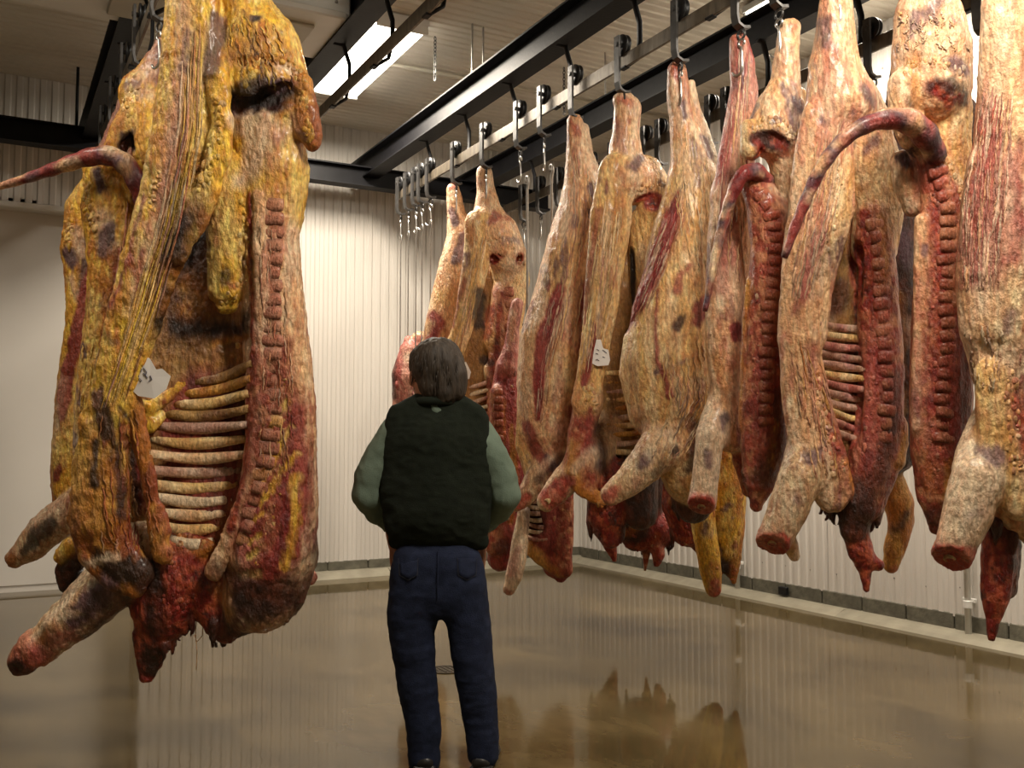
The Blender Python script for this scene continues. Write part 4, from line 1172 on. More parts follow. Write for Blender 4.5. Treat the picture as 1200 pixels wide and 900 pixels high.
def fore(nm, label, zc, hook, prims, shank=None, ribset=None, vert=None, h=.010, rail=3):
    rail = 3 if hook[0] > 700 else None
    fr = Frame(zc, hook); t = root(fr, 'forequarter', label, 'forequarter', 'forequarters hung behind the row')
    sdf_mesh(fr, 'body', prims + (shank or []), h, DSPR, t, crev=.4)
    if rail is not None:
        trolley(RX[rail], fr.A[1], f'trolley carrying the {label}'[:200], 'trolleys carrying forequarters', True) if rail == 3 else None
        long_rod(f'rod holding the {label}', RX[rail], fr.A[1], fr.A[2] - .02, ZB - .40, gr, .007) if rail == 3 else None
    if ribset: ribs(fr, t, *ribset)
    if vert: vertebrae(fr, t, *vert)
    sd_ = int(hook[0])
    x0, y0 = hook[0], hook[1]
    lumps(fr, t, f"{x0},{y0 + 60},16 {x0},{y0 + 200},24 {x0},{y0 + 260},20", 70, (1.3, 3.2), ('gore', 'tip', 'meat', 'cfat', 'dark'), sd_, .5)
    return fr, t
fore('q', 'small pink forequarter hung at the back wall left of the man\'s head', 8.627, (476, 392),
     [U('pink', .8, 0, "478,398,5 482,412,14 478,440,18 474,462,14 470,475,10"), U('pfat', .8, .02, "492,398,10 494,430,16 490,470,20 490,540,22"), P('meat', "466,425,4 465,450,4", .012, .9), P('wfat', "482,420,7", .02, .6), P('dark', "463,422,3 463,465,4", .01, .8), P('meat', "488,400,5 500,395,5", .01, .8)], None, None, None, .013)
fore('q', 'second small forequarter behind the first, just over the man\'s left shoulder', 8.984, (497, 388),
     [U('pfat', .8, 0, "497,394,6 500,415,14 502,450,18 500,520,20"), P('meat', "496,400,6", .012, .9), P('pink', "505,420,7", .02, .8)], None, None, None, .014)
fore('q', 'red forequarter with upturned shank hung beside the man\'s right shoulder', 6.973, (608, 362),
     [U('pink', .8, 0, "606,356,7 604,368,7 601,385,7 600,405,9 596,430,14"), U('meat', .8, .02, "596,430,14 594,470,20 596,520,22 594,570,21 590,620,20 586,655,14"), U('spine', .8, -.03, "584,460,9 584,520,10 582,580,10 580,640,11"),
      P('pfat', "602,375,3 600,400,3", .01, .7), P('wfat', "603,368,5", .01, .6), P('meat', "597,418,6", .01, .8), P('ofat', "600,500,3 602,560,4 598,610,4", .01, .8), P('dark', "588,640,10", .02, .7), P('ofat', "590,470,2 590,560,2", .01, .8)] + shreds(575, 600, "575,660 600,660", 5, 8, 2, 0, 'gore', 4),
     None, None, (16, "584,455,0 585,520,0 583,600,0", 13, .014))
fore('q', 'forequarter with open ribs and white shank hanging low behind the pale outer side', 6.640, (640, 362),
     [U('pink', .8, .04, "636,352,8,.0 637,390,9 640,430,16 640,500,22"), U('meat', .6, .04, "640,540,24 640,590,28 646,630,24 652,662,16 657,674,8"), U('ofat', .6, .0, "612,575,5 612,610,5 618,640,7 634,655,8 655,668,7"), U('spine', .8, .0, "664,560,8 662,610,10 660,650,10 662,668,9"),
      C(None, .5, .0, "628,590,12 630,615,12", .02), P('dark', "625,580,12 628,615,12", .02, .8), P('gore', "650,650,10", .02, .7)] + shreds(640, 670, "640,662 670,672", 6, 8, 2, .03, 'gore', 8),
     [U('wfat', .8, -.04, "614,600,7 610,630,9 607,655,9 602,675,9 597,690,7"), P('pink', "600,670,6 608,640,4", .012, .6), P('tip', "596,692,5", .01, .7)],
     (9, "646,570,0 644,632,0", "612,572,0 616,628,0", 2.6, 2, .004, ('memb', 'wfat')), None)
def pale_outer():
    fr = Frame(6.271, (680, 132)); t = root(fr, 'beef_side', 'pale outer beef side with long crimson belly muscle, right of the man', 'beef side', GB)
    b = [U('pfat', .8, 0, "674,143,9 677,170,12 681,200,18 684,235,26"), U('wfat', .8, .02, "684,150,5 688,180,7 694,215,14", .012), U('pfat', .9, 0, "684,235,26 676,290,36 668,340,40 655,400,46 650,450,44 648,500,38 650,530,30 654,550,20"), U('pfat', .8, .03, "700,240,12 702,290,16"),
         U('meat', .6, -.08, "660,345,6 648,380,10 636,425,12 632,470,9 634,500,5", .012),
         U('cfat', .7, 0, "625,470,18 622,520,18 630,560,14"),
         P('tip', "672,150,5 676,160,4", .012, .8), P('purple', "694,226,8 700,250,7", .012, .9), P('purple', "672,262,4 671,270,5", .008, .9, warp=.5), P('purple', "690,255,6", .01, .9), P('meat', "700,290,9 697,306,7", .012, .9), P('meat', "690,350,14 685,385,10", .015, .95), P('cfat', "660,300,16 650,350,10", .03, .7), P('wfat', "668,230,7 664,280,6", .03, .6),
         P('meat', "655,345,7 640,390,10 630,440,8 630,490,4", .010, 1, warp=.6, b=.006), P('wfat', "658,365,2 646,410,2", .007, .7), P('cfat', "660,430,16 660,480,16", .03, .7), P('memb', "655,420,4 650,470,4", .02, .6), P('meat', "618,500,7 630,530,6 640,545,7", .012, .9), P('dark', "655,540,8 665,560,8", .02, .8), P('meat', "668,480,5 672,520,5", .015, .8)]
    b += [U('shank', .8, -.06, "668,500,18,.1 660,520,19,.04 648,540,18 630,562,15 615,582,11 606,592,8"), P('purple', "640,535,4 648,545,6", .01, .8), P('black', "630,562,5 645,545,4", .012, .7), P('tip', "608,590,8 616,582,5", .012, .9), P('wfat', "648,532,4 630,552,4", .012, .6)]
    sdf_mesh(fr, 'body', b, .0085, DSPR, t, crev=.4)
    strands(fr, t, "664,160,0 662,260,0 634,400,0", "690,180,0 704,260,0 690,400,0", 60, .9, ('wfat', 'cfat', 'pink'), 22)
    strands(fr, t, "650,350,0 632,430,0 628,490,0", "668,350,0 646,430,0 636,500,0", 40, 1.1, ('meat', 'pink', 'wfat'), 23)
pale_outer()
def tagged():
    fr = Frame(5.831, (733, 102)); t = root(fr, 'beef_side', 'beef side with white paper tag and dark ribs, fourth from the man', 'beef side', GB)
    b = [U('pfat', .8, 0, "731,120,13 735,128,16 734,155,16 733,185,20 738,210,30"), U('cfat', .8, .03, "755,205,22 770,222,18 766,245,20"),
         U('cfat', .45, -.05, "722,200,20 716,250,24 711,300,22 705,350,20 698,400,17 692,440,16 688,470,18"),
         U('cfat', .7, .05, "762,260,22 764,300,26 766,350,26 768,400,24 770,450,24 768,500,24"), U('cav', .45, .17, "738,280,32 735,350,40 735,420,46 738,480,48 738,540,40", .03),
         U('spine', .7, -.03, "690,470,16 682,505,16 680,540,16 690,565,14"), U('ofat', .6, -.06, "674,520,6 672,550,6 682,575,7 705,585,8", .012),
         U('gore', .7, .04, "715,560,24 712,600,24 716,630,12"), U('spine', .8, .02, "762,290,9 762,340,10"), U('dark', .8, .03, "745,560,26 750,600,20"),
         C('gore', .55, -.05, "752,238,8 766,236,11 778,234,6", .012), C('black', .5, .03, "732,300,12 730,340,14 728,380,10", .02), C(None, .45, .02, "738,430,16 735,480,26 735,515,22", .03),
         P('tip', "728,120,6 738,126,5", .012, .7), P('purple', "740,200,8 748,190,6", .012, .85), P('memb', "725,150,5 728,180,5", .012, .7), P('purple', "778,222,4 770,216,4", .01, .8),
         P('wfat', "712,260,6 705,330,5 698,390,4", .012, .6), P('ofat', "722,230,4 716,300,3", .012, .6), P('meat', "698,400,4 690,425,4 684,450,5", .008, .95, warp=.5), P('meat', "700,250,4 690,330,4 684,380,4", .01, .7), P('black', "735,420,8 742,390,8", .02, .9),
         P('ofat', "742,420,10 750,440,8", .03, .7), P('meat', "690,480,4 686,530,5", .01, .8), P('dark', "700,500,6 705,550,8", .02, .8), P('spine', "765,300,8 762,340,8", .015, .8)]
    b += shreds(690, 760, "690,615 720,628 760,610", 12, 16, 2, .04, 'dark', 12)
    b += [U('shank', .8, .0, "716,500,16,.12 702,524,20,.05 686,540,20 666,560,17 650,578,14 640,588,11", .05), P('tip', "644,584,12 660,568,9", .012, .95), P('wfat', "690,530,6 672,550,5", .012, .6), P('purple', "700,545,6", .012, .6), P('meat', "668,562,6", .012, .8)]
    sdf_mesh(fr, 'body', b, .0075, DSPR, t, crev=.4)
    ribs(fr, t, 10, "768,430,0 766,525,0", "708,438,0 712,530,0", 3.4, 2, .004, ('cfat', 'ofat', 'memb'))
    paper_tag(fr, t, "699,398 704,398 707,408 713,410 715,422 713,428 700,429 694,426 696,410", -.03, ["699,409 702,411", "706,410 709,412 711,414", "698,414 701,415", "706,418 709,419", "698,422 700,421 702,423"])
    cut_end(fr, t, 641, 588, 10, (-.7, -.5, -.6))
    strands(fr, t, "706,230,0 692,330,0 680,440,0", "732,230,0 722,330,0 702,430,0", 70, 1.1, ('wfat', 'cfat', 'pink', 'cfat'), 24)
    lumps(fr, t, "745,225,4 760,216,5 780,218,5", 34, (1.2, 2.6), ('cfat', 'wfat', 'ofat'), 25)
    lumps(fr, t, "690,455,6 694,475,8", 30, (1.4, 3), ('cfat', 'tip', 'ofat'), 26)
    lumps(fr, t, "762,285,6 764,340,8 758,400,8", 36, (1.4, 3.2), ('cfat', 'ofat', 'gore'), 27)
    lumps(fr, t, "715,570,14 712,605,14", 50, (1.4, 3.2), ('gore', 'dark', 'tip'), 28, .5)
tagged()
def streaked():
    fr = Frame(5.391, (800, 66)); t = root(fr, 'beef_side', 'smooth outer beef side with a broad crimson streak, centre of the row', 'beef side', GB)
    b = [U('pfat', .8, 0, "793,84,11 795,110,13 800,140,15 808,180,22 812,215,28"), U('wfat', .8, .02, "810,98,5 814,130,8 824,170,12 830,200,14", .012), U('cfat', .85, 0, "812,215,30 806,270,40 800,320,46 793,370,52 789,420,55 792,470,52 800,520,42 808,560,30"),
         U('cfat', .8, .0, "745,400,14 740,440,14 752,490,14", .03), U('dark', .8, .06, "810,540,30 812,590,22"),
         P('tip', "789,82,6 794,92,5", .012, .8), P('purple', "797,125,6 800,138,6", .012, .9), P('purple', "824,165,5 830,185,5", .01, .85), P('wfat', "805,190,8 800,240,10", .03, .6), P('cfat', "818,250,16 815,320,20", .04, .8),
         P('meat', "790,232,4 783,262,8 770,300,11 756,332,11 742,365,8 735,385,5", .012, 1, warp=.8, b=.004), P('pink', "778,270,3 762,310,4 750,335,4", .01, .7, warp=2), P('wfat', "772,285,2 764,300,2 757,318,2", .008, .7, warp=2),
         P('meat', "800,318,3 790,328,4 785,345,4", .01, .8), P('meat', "812,372,11 818,360,8 808,382,7", .010, .95), P('dark', "788,380,6 784,388,5", .01, .9), P('purple', "836,405,4 836,415,4", .01, .8), P('purple', "790,430,4 797,428,3", .01, .8), P('meat', "766,345,2 763,390,2 764,425,3 775,450,3 778,465,5", .006, .9, warp=.5, b=-.006), P('purple', "764,438,3", .008, .9),
         P('wfat', "800,450,3 820,448,3", .01, .6, b=.005), P('wfat', "805,462,3 825,456,3", .01, .6, b=.005), P('memb', "745,480,6 750,500,6", .02, .6), P('dark', "800,495,9 812,510,9 806,545,9", .015, .85), P('dark', "784,528,6", .01, .9), P('ofat', "735,430,8 745,490,6", .03, .5)]
    b += shreds(790, 825, "790,590 825,596", 6, 20, 2.2, .06, 'dark', 21)
    b += [U('shank', .8, -.10, "806,470,24,.14 792,500,26,.06 774,523,25 756,545,21 736,565,16 716,580,12", .05), P('purple', "752,535,7 745,545,6", .01, .85), P('black', "770,545,5 760,555,4", .01, .6), P('tip', "712,580,9 718,572,6", .012, .85), P('wfat', "775,505,8 755,530,6", .02, .6), P('memb', "740,565,5", .02, .6)]
    sdf_mesh(fr, 'body', b, .0072, DSPR, t, crev=.4)
    strands(fr, t, "785,240,0 760,310,0 735,380,0", "806,240,0 784,310,0 756,370,0", 90, 1.2, ('meat', 'pink', 'wfat', 'meat'), 29)
    strands(fr, t, "795,120,0 790,220,0 800,300,0", "830,180,0 838,240,0 842,330,0", 60, .9, ('wfat', 'cfat'), 30)
    strands(fr, t, "775,400,0 780,470,0 760,540,0", "838,400,0 838,470,0 800,540,0", 60, .9, ('wfat', 'cfat', 'pink', 'purple'), 31)
streaked()
def narrow():
    fr = Frame(4.950, (868, 34)); t = root(fr, 'beef_side', 'narrow pinkish beef side seen edge-on left of the cut backbone', 'beef side', GB)
    b = [U('pink', .8, 0, "866,50,10 870,75,14 872,105,15 868,145,18 862,190,21 858,230,23"), U('pfat', .8, 0, "858,230,24 856,290,27 854,350,27 856,410,27 858,460,24 858,510,20"), U('spine', .8, .02, "868,500,14 872,540,12 878,575,8"),
         P('tip', "862,48,5 870,52,5", .01, .8), P('purple', "866,85,6 864,105,6", .012, .85), P('pfat', "875,140,8 868,200,10", .03, .7), P('pink', "852,265,10 846,310,14 842,340,12", .025, .85), P('wfat', "858,330,12 860,370,10", .03, .6), P('meat', "856,400,4 857,388,8", .006, 1, warp=.4), P('ofat', "838,420,5 845,480,5", .03, .6), P('meat', "872,420,3 868,480,4 862,520,4", .01, .8), P('purple', "846,250,3 838,300,3", .01, .7)]
    b += [U('wfat', .8, -.06, "848,462,12,.10 840,486,16,.04 833,510,16 829,535,16 826,562,15 823,588,15", .05), U('tip', .8, -.08, "822,590,15", .008), C('tip', 1, -.17, "819,622,40", .004), P('purple', "822,530,4 824,545,5", .01, .8), P('purple', "846,490,7 842,502,5", .012, .85), P('memb', "834,560,4", .02, .5), P('tip', "821,592,12", .008, 1)]
    sdf_mesh(fr, 'body', b, .0072, DSPR, t, crev=.4)
    cut_end(fr, t, 822, 594, 13, (-.1, -.5, -.9))
    strands(fr, t, "862,60,0 846,200,0 832,330,0", "880,60,0 876,200,0 878,330,0", 60, 1.0, ('pink', 'wfat', 'cfat', 'meat'), 32)
narrow()
def arched():
    fr = Frame(4.677, (916, 14)); t = root(fr, 'beef_side', 'beef side with arched cut pelvis, short tail and red backbone', 'beef side', GB)
    b = [U('pfat', .8, 0, "925,34,12 922,60,14 920,95,17 914,130,28 908,155,32"), U('cfat', .8, .03, "922,170,26 930,220,20 932,270,16 925,320,18"), U('cfat', .8, -.04, "878,150,10 880,175,12 890,160,12 905,150,10", .02), U('cfat', .8, .02, "936,110,8 940,160,8 942,220,8"),
         U('spine', .8, .0, "884,212,16 900,245,22 905,290,24 900,350,23 896,410,24 895,470,26 895,520,26 890,565,18 886,592,8"), U('pfat', .7, -.03, "905,225,6 922,262,7 926,300,7 918,330,6", .012), U('ofat', .6, .0, "880,330,6 876,420,7 874,500,8", .012), U('dark', .7, .05, "915,330,14 918,420,12 920,500,14 912,560,10"),
         C('dark', .6, -.08, "888,162,8 904,166,12 924,176,9", .012), C('gore', .6, -.05, "884,170,5 892,182,6", .01),
         P('purple', "898,152,4 908,150,4", .008, .8, warp=.5), P('purple', "925,125,6 935,135,5", .01, .9), P('purple', "912,105,4 920,150,4", .01, .8), P('tip', "925,36,5", .012, .5), P('memb', "914,60,4 912,90,4", .012, .7), P('wfat', "915,190,8 918,230,7", .02, .7),
         P('gore', "905,172,6 915,182,5", .01, .8), P('meat', "890,420,6 888,500,8", .02, .7), P('meat', "898,430,14 897,500,16", .04, .7), P('dark', "908,460,5 906,520,8 890,560,10", .025, .8), P('ofat', "904,500,4 900,545,4", .015, .7), P('dark', "885,560,8", .02, .6), P('gore', "900,260,4 903,320,5 900,400,4", .012, .7)]
    b += shreds(872, 905, "872,560 886,590 905,560", 8, 14, 2.2, 0, 'dark', 31)
    sdf_mesh(fr, 'body', b, .0068, DSPR, t, crev=.4)
    vertebrae(fr, t, 21, "890,222,0 908,262,0 908,310,0 902,370,0 898,440,0 897,500,0", 20, .014)
    tail_part(fr, t, "900,215,9,.0 884,198,11,-.06 868,205,9,-.08 855,235,7,-.08 845,270,6,-.08 836,310,5,-.08 830,345,4,-.08 826,365,3,-.08")
    lumps(fr, t, "880,150,6 895,142,6 915,146,6 938,165,5", 50, (1.4, 3.2), ('cfat', 'wfat', 'ofat'), 33)
    lumps(fr, t, "893,225,6 905,280,10 897,360,12 893,470,12", 120, (1.2, 3.0), ('gore', 'tip', 'pspine', 'cfat', 'meat'), 34, .5)
    strands(fr, t, "910,190,0 925,260,0 918,330,0", "940,190,0 940,260,0 930,330,0", 30, 1.0, ('wfat', 'cfat', 'meat'), 35)
arched()
def ribbed():
    fr = Frame(4.379, (982, -40)); t = root(fr, 'beef_side', 'large near beef side with open dark rib cage, right half of the row', 'beef side', GB)
    b = [U('pfat', .8, 0, "980,-35,16 980,0,18 979,40,22 978,80,30 984,120,40"), U('pfat', .8, .03, "1000,120,30 1015,150,28 1020,185,28"),
         U('pfat', .42, -.05, "968,140,28 965,190,34 962,240,38 952,290,34 944,340,30 940,390,28"), U('cfat', .8, .05, "1020,190,34 1030,240,28 1024,290,26"),
         U('cav', .45, .18, "990,260,40 985,340,52 985,420,56 990,490,54 1000,550,40", .03), U('spine', .8, .02, "1024,250,18 1026,310,22 1030,370,24 1032,430,26 1030,490,28 1022,550,28 1012,590,22"), U('ofat', .8, .0, "1052,500,12 1056,520,8 1048,540,12", .02),
         U('pfat', .55, -.05, "936,400,22 942,450,26 950,500,28 962,545,26 975,580,20"), U('spine', .6, -.06, "956,440,10 965,490,13 978,540,14 990,575,10", .015), U('dark', .8, .03, "1005,590,24 1000,620,16"), U('gore', .8, .04, "1002,620,14 1008,645,14 1014,668,8 1015,690,4", .02), U('gore', .8, .04, "1010,650,10 1028,662,8", .02),
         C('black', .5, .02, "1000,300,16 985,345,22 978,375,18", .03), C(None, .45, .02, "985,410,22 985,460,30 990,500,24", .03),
         P('memb', "970,60,6 968,110,8", .02, .6), P('purple', "962,60,6 960,30,6", .012, .8), P('purple', "1005,115,8 1014,125,6", .012, .85), P('purple', "957,150,6", .01, .8), P('purple', "990,140,4", .01, .7), P('purple', "1020,170,6 1012,180,4", .01, .7), P('wfat', "975,100,10 970,170,8", .03, .6), P('cfat', "985,200,14 975,250,12 962,300,10", .03, .8), P('ofat', "990,210,4 980,260,4", .02, .6),
         P('pink', "952,285,8 942,320,12 935,345,12", .02, .9), P('meat', "930,350,5 922,370,5", .015, .8), P('wfat', "960,300,4 952,350,4", .012, .6),
         P('meat', "1026,400,18 1028,480,22 1018,550,20", .04, .75), P('dark', "1042,440,6 1040,500,10 1020,560,14 1000,590,14", .03, .8), P('gore', "1014,250,5 1012,310,6 1016,370,6", .01, .95), P('ofat', "1030,260,4 1030,330,4", .015, .7), P('wfat', "975,370,10 965,395,10 972,420,8", .02, .8), P('dark', "985,350,16 1000,330,10", .02, .8),
         P('meat', "940,410,6 945,450,6", .02, .8), P('gore', "960,480,6 975,530,8", .015, .8), P('dark', "1000,570,12 1010,600,14", .02, .8), P('ofat', "985,540,3 992,580,4", .01, .8), P('dark', "1030,520,6 1024,560,8", .02, .7)]
    b += shreds(960, 1040, "960,585 1000,625 1040,600", 16, 16, 2.2, .03, 'dark', 41)
    b += [U('shank', .8, -.08, "962,500,20,.12 948,530,24,.05 936,560,25 924,595,23 910,628,20", .05), U('tip', .8, -.08, "907,634,20", .008), C('tip', 1, -.19, "896,676,52", .004), P('purple', "940,535,10 948,528,8", .012, .85), P('memb', "920,580,8", .02, .5), P('wfat', "915,600,6", .02, .6), P('tip', "905,638,16", .008, 1), P('purple', "926,585,5", .015, .5)]
    sdf_mesh(fr, 'body', b, .0065, DSPR, t, crev=.4)
    ribs(fr, t, 12, "1018,385,0 1014,450,0 1004,515,0", "960,380,0 956,440,0 966,500,0", 4.8, 2, .002, ('memb', 'cfat', 'pink', 'memb'))
    vertebrae(fr, t, 17, "1024,255,0 1030,320,0 1036,390,0 1040,460,0 1036,520,0", 18, .014)
    s = [U('pfat', .8, .06, "918,615,10 926,638,9 931,652,6"), P('ofat', "930,650,5", .01, .6)]
    sdf_mesh(fr, 'dewclaw_stump', s, .0075, DSH, t, keep=False)
    cut_end(fr, t, 905, 637, 16, (-.2, -.5, -.9))
    strands(fr, t, "962,130,0 948,230,0 925,350,0", "1000,140,0 980,240,0 955,350,0", 110, 1.1, ('wfat', 'cfat', 'pink', 'pfat'), 36)
    lumps(fr, t, "985,190,5 978,240,5 968,300,4", 40, (1.4, 3.0), ('cfat', 'wfat'), 37)
    lumps(fr, t, "1020,240,10 1026,330,12 1030,440,14 1020,540,14", 150, (1.2, 3.2), ('gore', 'tip', 'pspine', 'dark', 'meat'), 38, .5)
    lumps(fr, t, "955,440,8 968,500,10 985,560,10", 60, (1.6, 3.6), ('cfat', 'gore', 'ofat', 'meat'), 39)
    strands(fr, t, "925,400,0 935,470,0 955,560,0", "955,400,0 975,470,0 985,560,0", 50, 1.2, ('pfat', 'meat', 'ofat', 'pink'), 40)
ribbed()
def dark_behind():
    fr = Frame(5.295, (1062, 40)); t = root(fr, 'beef_side', 'dark beef side hanging on the rightmost rail behind the ribbed one', 'beef side')
    b = [U('dark', .8, 0, "1062,60,14 1060,140,24 1052,220,26 1048,290,24 1052,350,22 1058,410,20 1056,470,20 1048,530,24"), U('pfat', .8, .02, "1066,400,8 1066,450,8 1058,500,8", .02), U('ofat', .8, .02, "1042,560,16 1052,590,17 1058,610,12"),
         P('purple', "1052,280,8 1056,310,8", .015, .9), P('memb', "1060,380,6 1068,420,5", .02, .7), P('ofat', "1046,350,5 1048,480,6", .02, .6)]
    b += [U('ofat', .8, 0, "1054,590,14 1054,620,13 1048,645,12 1044,662,9"), P('dark', "1046,620,6 1058,600,5", .015, .8), P('tip', "1044,666,6", .01, .6)]
    sdf_mesh(fr, 'body', b, .009, DSPR, t, crev=.4)
dark_behind()
def long_tail():
    fr = Frame(3.963, (1086, -70)); t = root(fr, 'beef_side', 'near beef side with a long purple tail arching left', 'beef side', GB)
    b = [U('pfat', .8, .02, "1086,-68,20 1086,-20,26 1088,20,38 1092,60,44 1092,100,44"), U('pfat', .8, -.02, "1062,100,20 1060,135,18 1072,160,18"), U('cfat', .8, .04, "1108,130,30 1112,170,24 1112,220,22"), U('pfat', .8, .05, "1058,190,14 1066,215,18 1072,240,14"), U('dark', .8, .10, "1126,130,18 1132,200,14 1132,260,12"),
         U('spine', .8, .0, "1078,158,14 1096,195,20 1106,240,27 1105,300,29 1104,360,33 1104,420,35 1102,480,34 1100,530,30 1098,580,22 1097,618,8"), U('pfat', .7, -.02, "1082,260,9 1080,340,9 1078,420,9 1078,500,9", .012), U('ofat', .7, -.03, "1092,520,8 1094,570,7", .012), U('cfat', .7, -.03, "1110,190,6 1124,215,6 1128,250,6", .012),
         C('gore', .6, -.10, "1072,114,11 1090,104,14 1110,110,15 1126,128,9", .010), C('dark', .6, -.08, "1068,120,6 1078,126,6", .01),
         P('purple', "1078,30,8 1090,10,8", .015, .8), P('purple', "1062,50,4 1068,25,5", .012, .8), P('purple', "1108,85,10 1122,92,8", .012, .9), P('meat', "1110,35,4 1104,30,4", .01, .8), P('wfat', "1085,72,7 1096,68,6", .01, .8), P('ofat', "1066,75,6 1060,100,6 1068,130,5", .02, .7), P('pfat', "1110,160,10", .03, .6), P('black', "1080,112,6 1104,108,9 1122,122,6", .012, .85), P('gore', "1090,116,5 1100,128,5 1114,124,4", .008, .95), P('wfat', "1085,55,14 1100,55,10", .03, .5),
         P('purple', "1062,182,6 1066,192,5", .01, .95), P('purple', "1078,290,4 1076,300,3", .008, .8), P('dark', "1120,360,7 1124,430,9 1118,500,10 1108,560,12", .03, .85), P('meat', "1098,440,16 1098,520,18", .04, .7), P('gore', "1090,240,6 1092,320,6 1090,400,6 1086,480,6", .012, .85), P('meat', "1112,380,12 1112,440,14 1108,500,12", .02, .85), P('dark', "1120,420,8 1118,480,8", .02, .7), P('ofat', "1102,540,4 1100,580,4", .01, .8), P('dark', "1098,600,10", .02, .7)]
    b += shreds(1085, 1110, "1085,600 1110,612", 6, 16, 2.2, 0, 'dark', 51)
    sdf_mesh(fr, 'body', b, .006, DSPR, t, crev=.4)
    vertebrae(fr, t, 22, "1096,195,0 1110,235,0 1110,300,0 1110,360,0 1110,420,0 1106,480,0 1104,520,0", 22, .016)
    tail_part(fr, t, "1098,185,12,-.04 1086,158,15,-.09 1066,140,15,-.12 1040,138,12,-.14 1012,146,10,-.14 985,165,9,-.14 962,195,8,-.14 945,232,7,-.14 930,270,6,-.14 919,302,4,-.14")
    lumps(fr, t, "1096,200,8 1106,260,14 1104,360,16 1102,480,16 1098,560,10", 170, (1.3, 3.4), ('gore', 'tip', 'pspine', 'meat', 'dark'), 41, .5)
    lumps(fr, t, "1062,85,6 1075,70,6 1100,68,6 1125,85,6", 40, (1.6, 3.4), ('wfat', 'cfat', 'ofat'), 42)
    lumps(fr, t, "1110,190,5 1126,220,5 1128,260,5", 30, (1.4, 3), ('cfat', 'ofat'), 43)
    strands(fr, t, "1052,10,0 1050,60,0", "1130,10,0 1135,60,0", 40, 1.1, ('wfat', 'purple', 'cfat'), 44)
long_tail()
def rightmost():
    fr = Frame(3.629, (1188, -80)); t = root(fr, 'beef_side', 'rightmost beef side, smooth pink muscle, cut off by the picture edge', 'beef side', GB)
    b = [U('pfat', .8, 0, "1186,-75,22 1184,-20,28 1184,50,34 1188,110,40 1190,160,46"), U('pfat', .75, 0, "1186,200,50 1180,260,52 1178,320,54 1178,380,52 1182,430,42"), U('pfat', .8, .08, "1215,-40,26 1222,60,36 1232,200,46 1234,350,46 1226,470,38"),
         U('cfat', .6, -.06, "1162,440,20 1166,500,22 1176,550,22 1196,590,20"), U('spine', .6, -.05, "1178,430,14 1184,480,20 1190,530,22 1204,570,20", .02), U('spine', .7, .06, "1215,420,34 1220,520,36 1222,600,26"), U('gore', .8, .06, "1172,610,18 1170,660,18 1166,700,14 1163,728,7 1162,748,3", .02), U('dark', .8, .08, "1182,640,14 1180,690,10", .02),
         P('meat', "1150,120,3 1148,180,8 1144,230,12 1138,280,12 1135,330,8", .02, .9), P('meat', "1176,180,6 1172,250,8 1168,310,6", .02, .75), P('pink', "1160,200,14 1158,280,16 1150,330,14", .03, .75), P('wfat', "1155,130,7 1165,60,9", .03, .6), P('wfat', "1162,240,6 1160,300,8", .03, .6, warp=2), P('cfat', "1168,340,16 1160,390,14", .04, .8), P('purple', "1166,370,6 1162,390,7", .015, .7), P('ofat', "1192,330,6 1184,390,5", .02, .7), P('meat', "1188,60,4 1184,120,5", .02, .6), P('meat', "1194,280,5 1192,330,5", .015, .8), P('ofat', "1160,500,6 1168,550,6", .02, .6), P('dark', "1190,520,8", .02, .6), P('gore', "1180,470,8 1186,520,8", .02, .7)]
    b += shreds(1150, 1200, "1150,610 1200,640", 10, 22, 2.4, .03, 'dark', 61)
    b += [U('wfat', .8, -.06, "1168,480,22,.14 1154,525,28,.06 1145,560,29 1134,600,28 1120,640,23", .05), U('tip', .8, -.06, "1116,650,23", .008), C('tip', 1, -.155, "1105,696,58", .004), P('purple', "1146,535,14 1138,528,8", .012, .85), P('memb', "1128,595,8", .03, .6), P('purple', "1122,600,5", .02, .5), P('tip', "1113,655,18", .008, 1), P('pfat', "1160,580,8 1150,610,8", .03, .6)]
    sdf_mesh(fr, 'body', b, .006, DSPR, t, crev=.4)
    s = [U('pfat', .8, .02, "1165,580,18 1190,605,18 1225,635,16"), P('purple', "1190,600,6", .015, .7), P('pink', "1180,595,8", .02, .6)]
    sdf_mesh(fr, 'shank_flap', s, .007, DSH, t, keep=False)
    cut_end(fr, t, 1113, 655, 20, (-.2, -.5, -.9))
    strands(fr, t, "1148,100,0 1130,230,0 1126,340,0", "1190,100,0 1180,230,0 1170,340,0", 140, 1.2, ('pink', 'wfat', 'meat', 'pfat', 'memb'), 45)
    lumps(fr, t, "1180,440,10 1188,500,12 1196,560,12", 50, (1.8, 4), ('gore', 'cfat', 'ofat', 'meat'), 46)
    strands(fr, t, "1130,380,0 1140,460,0", "1175,380,0 1170,460,0", 40, 1.2, ('cfat', 'wfat', 'purple'), 47)
rightmost()
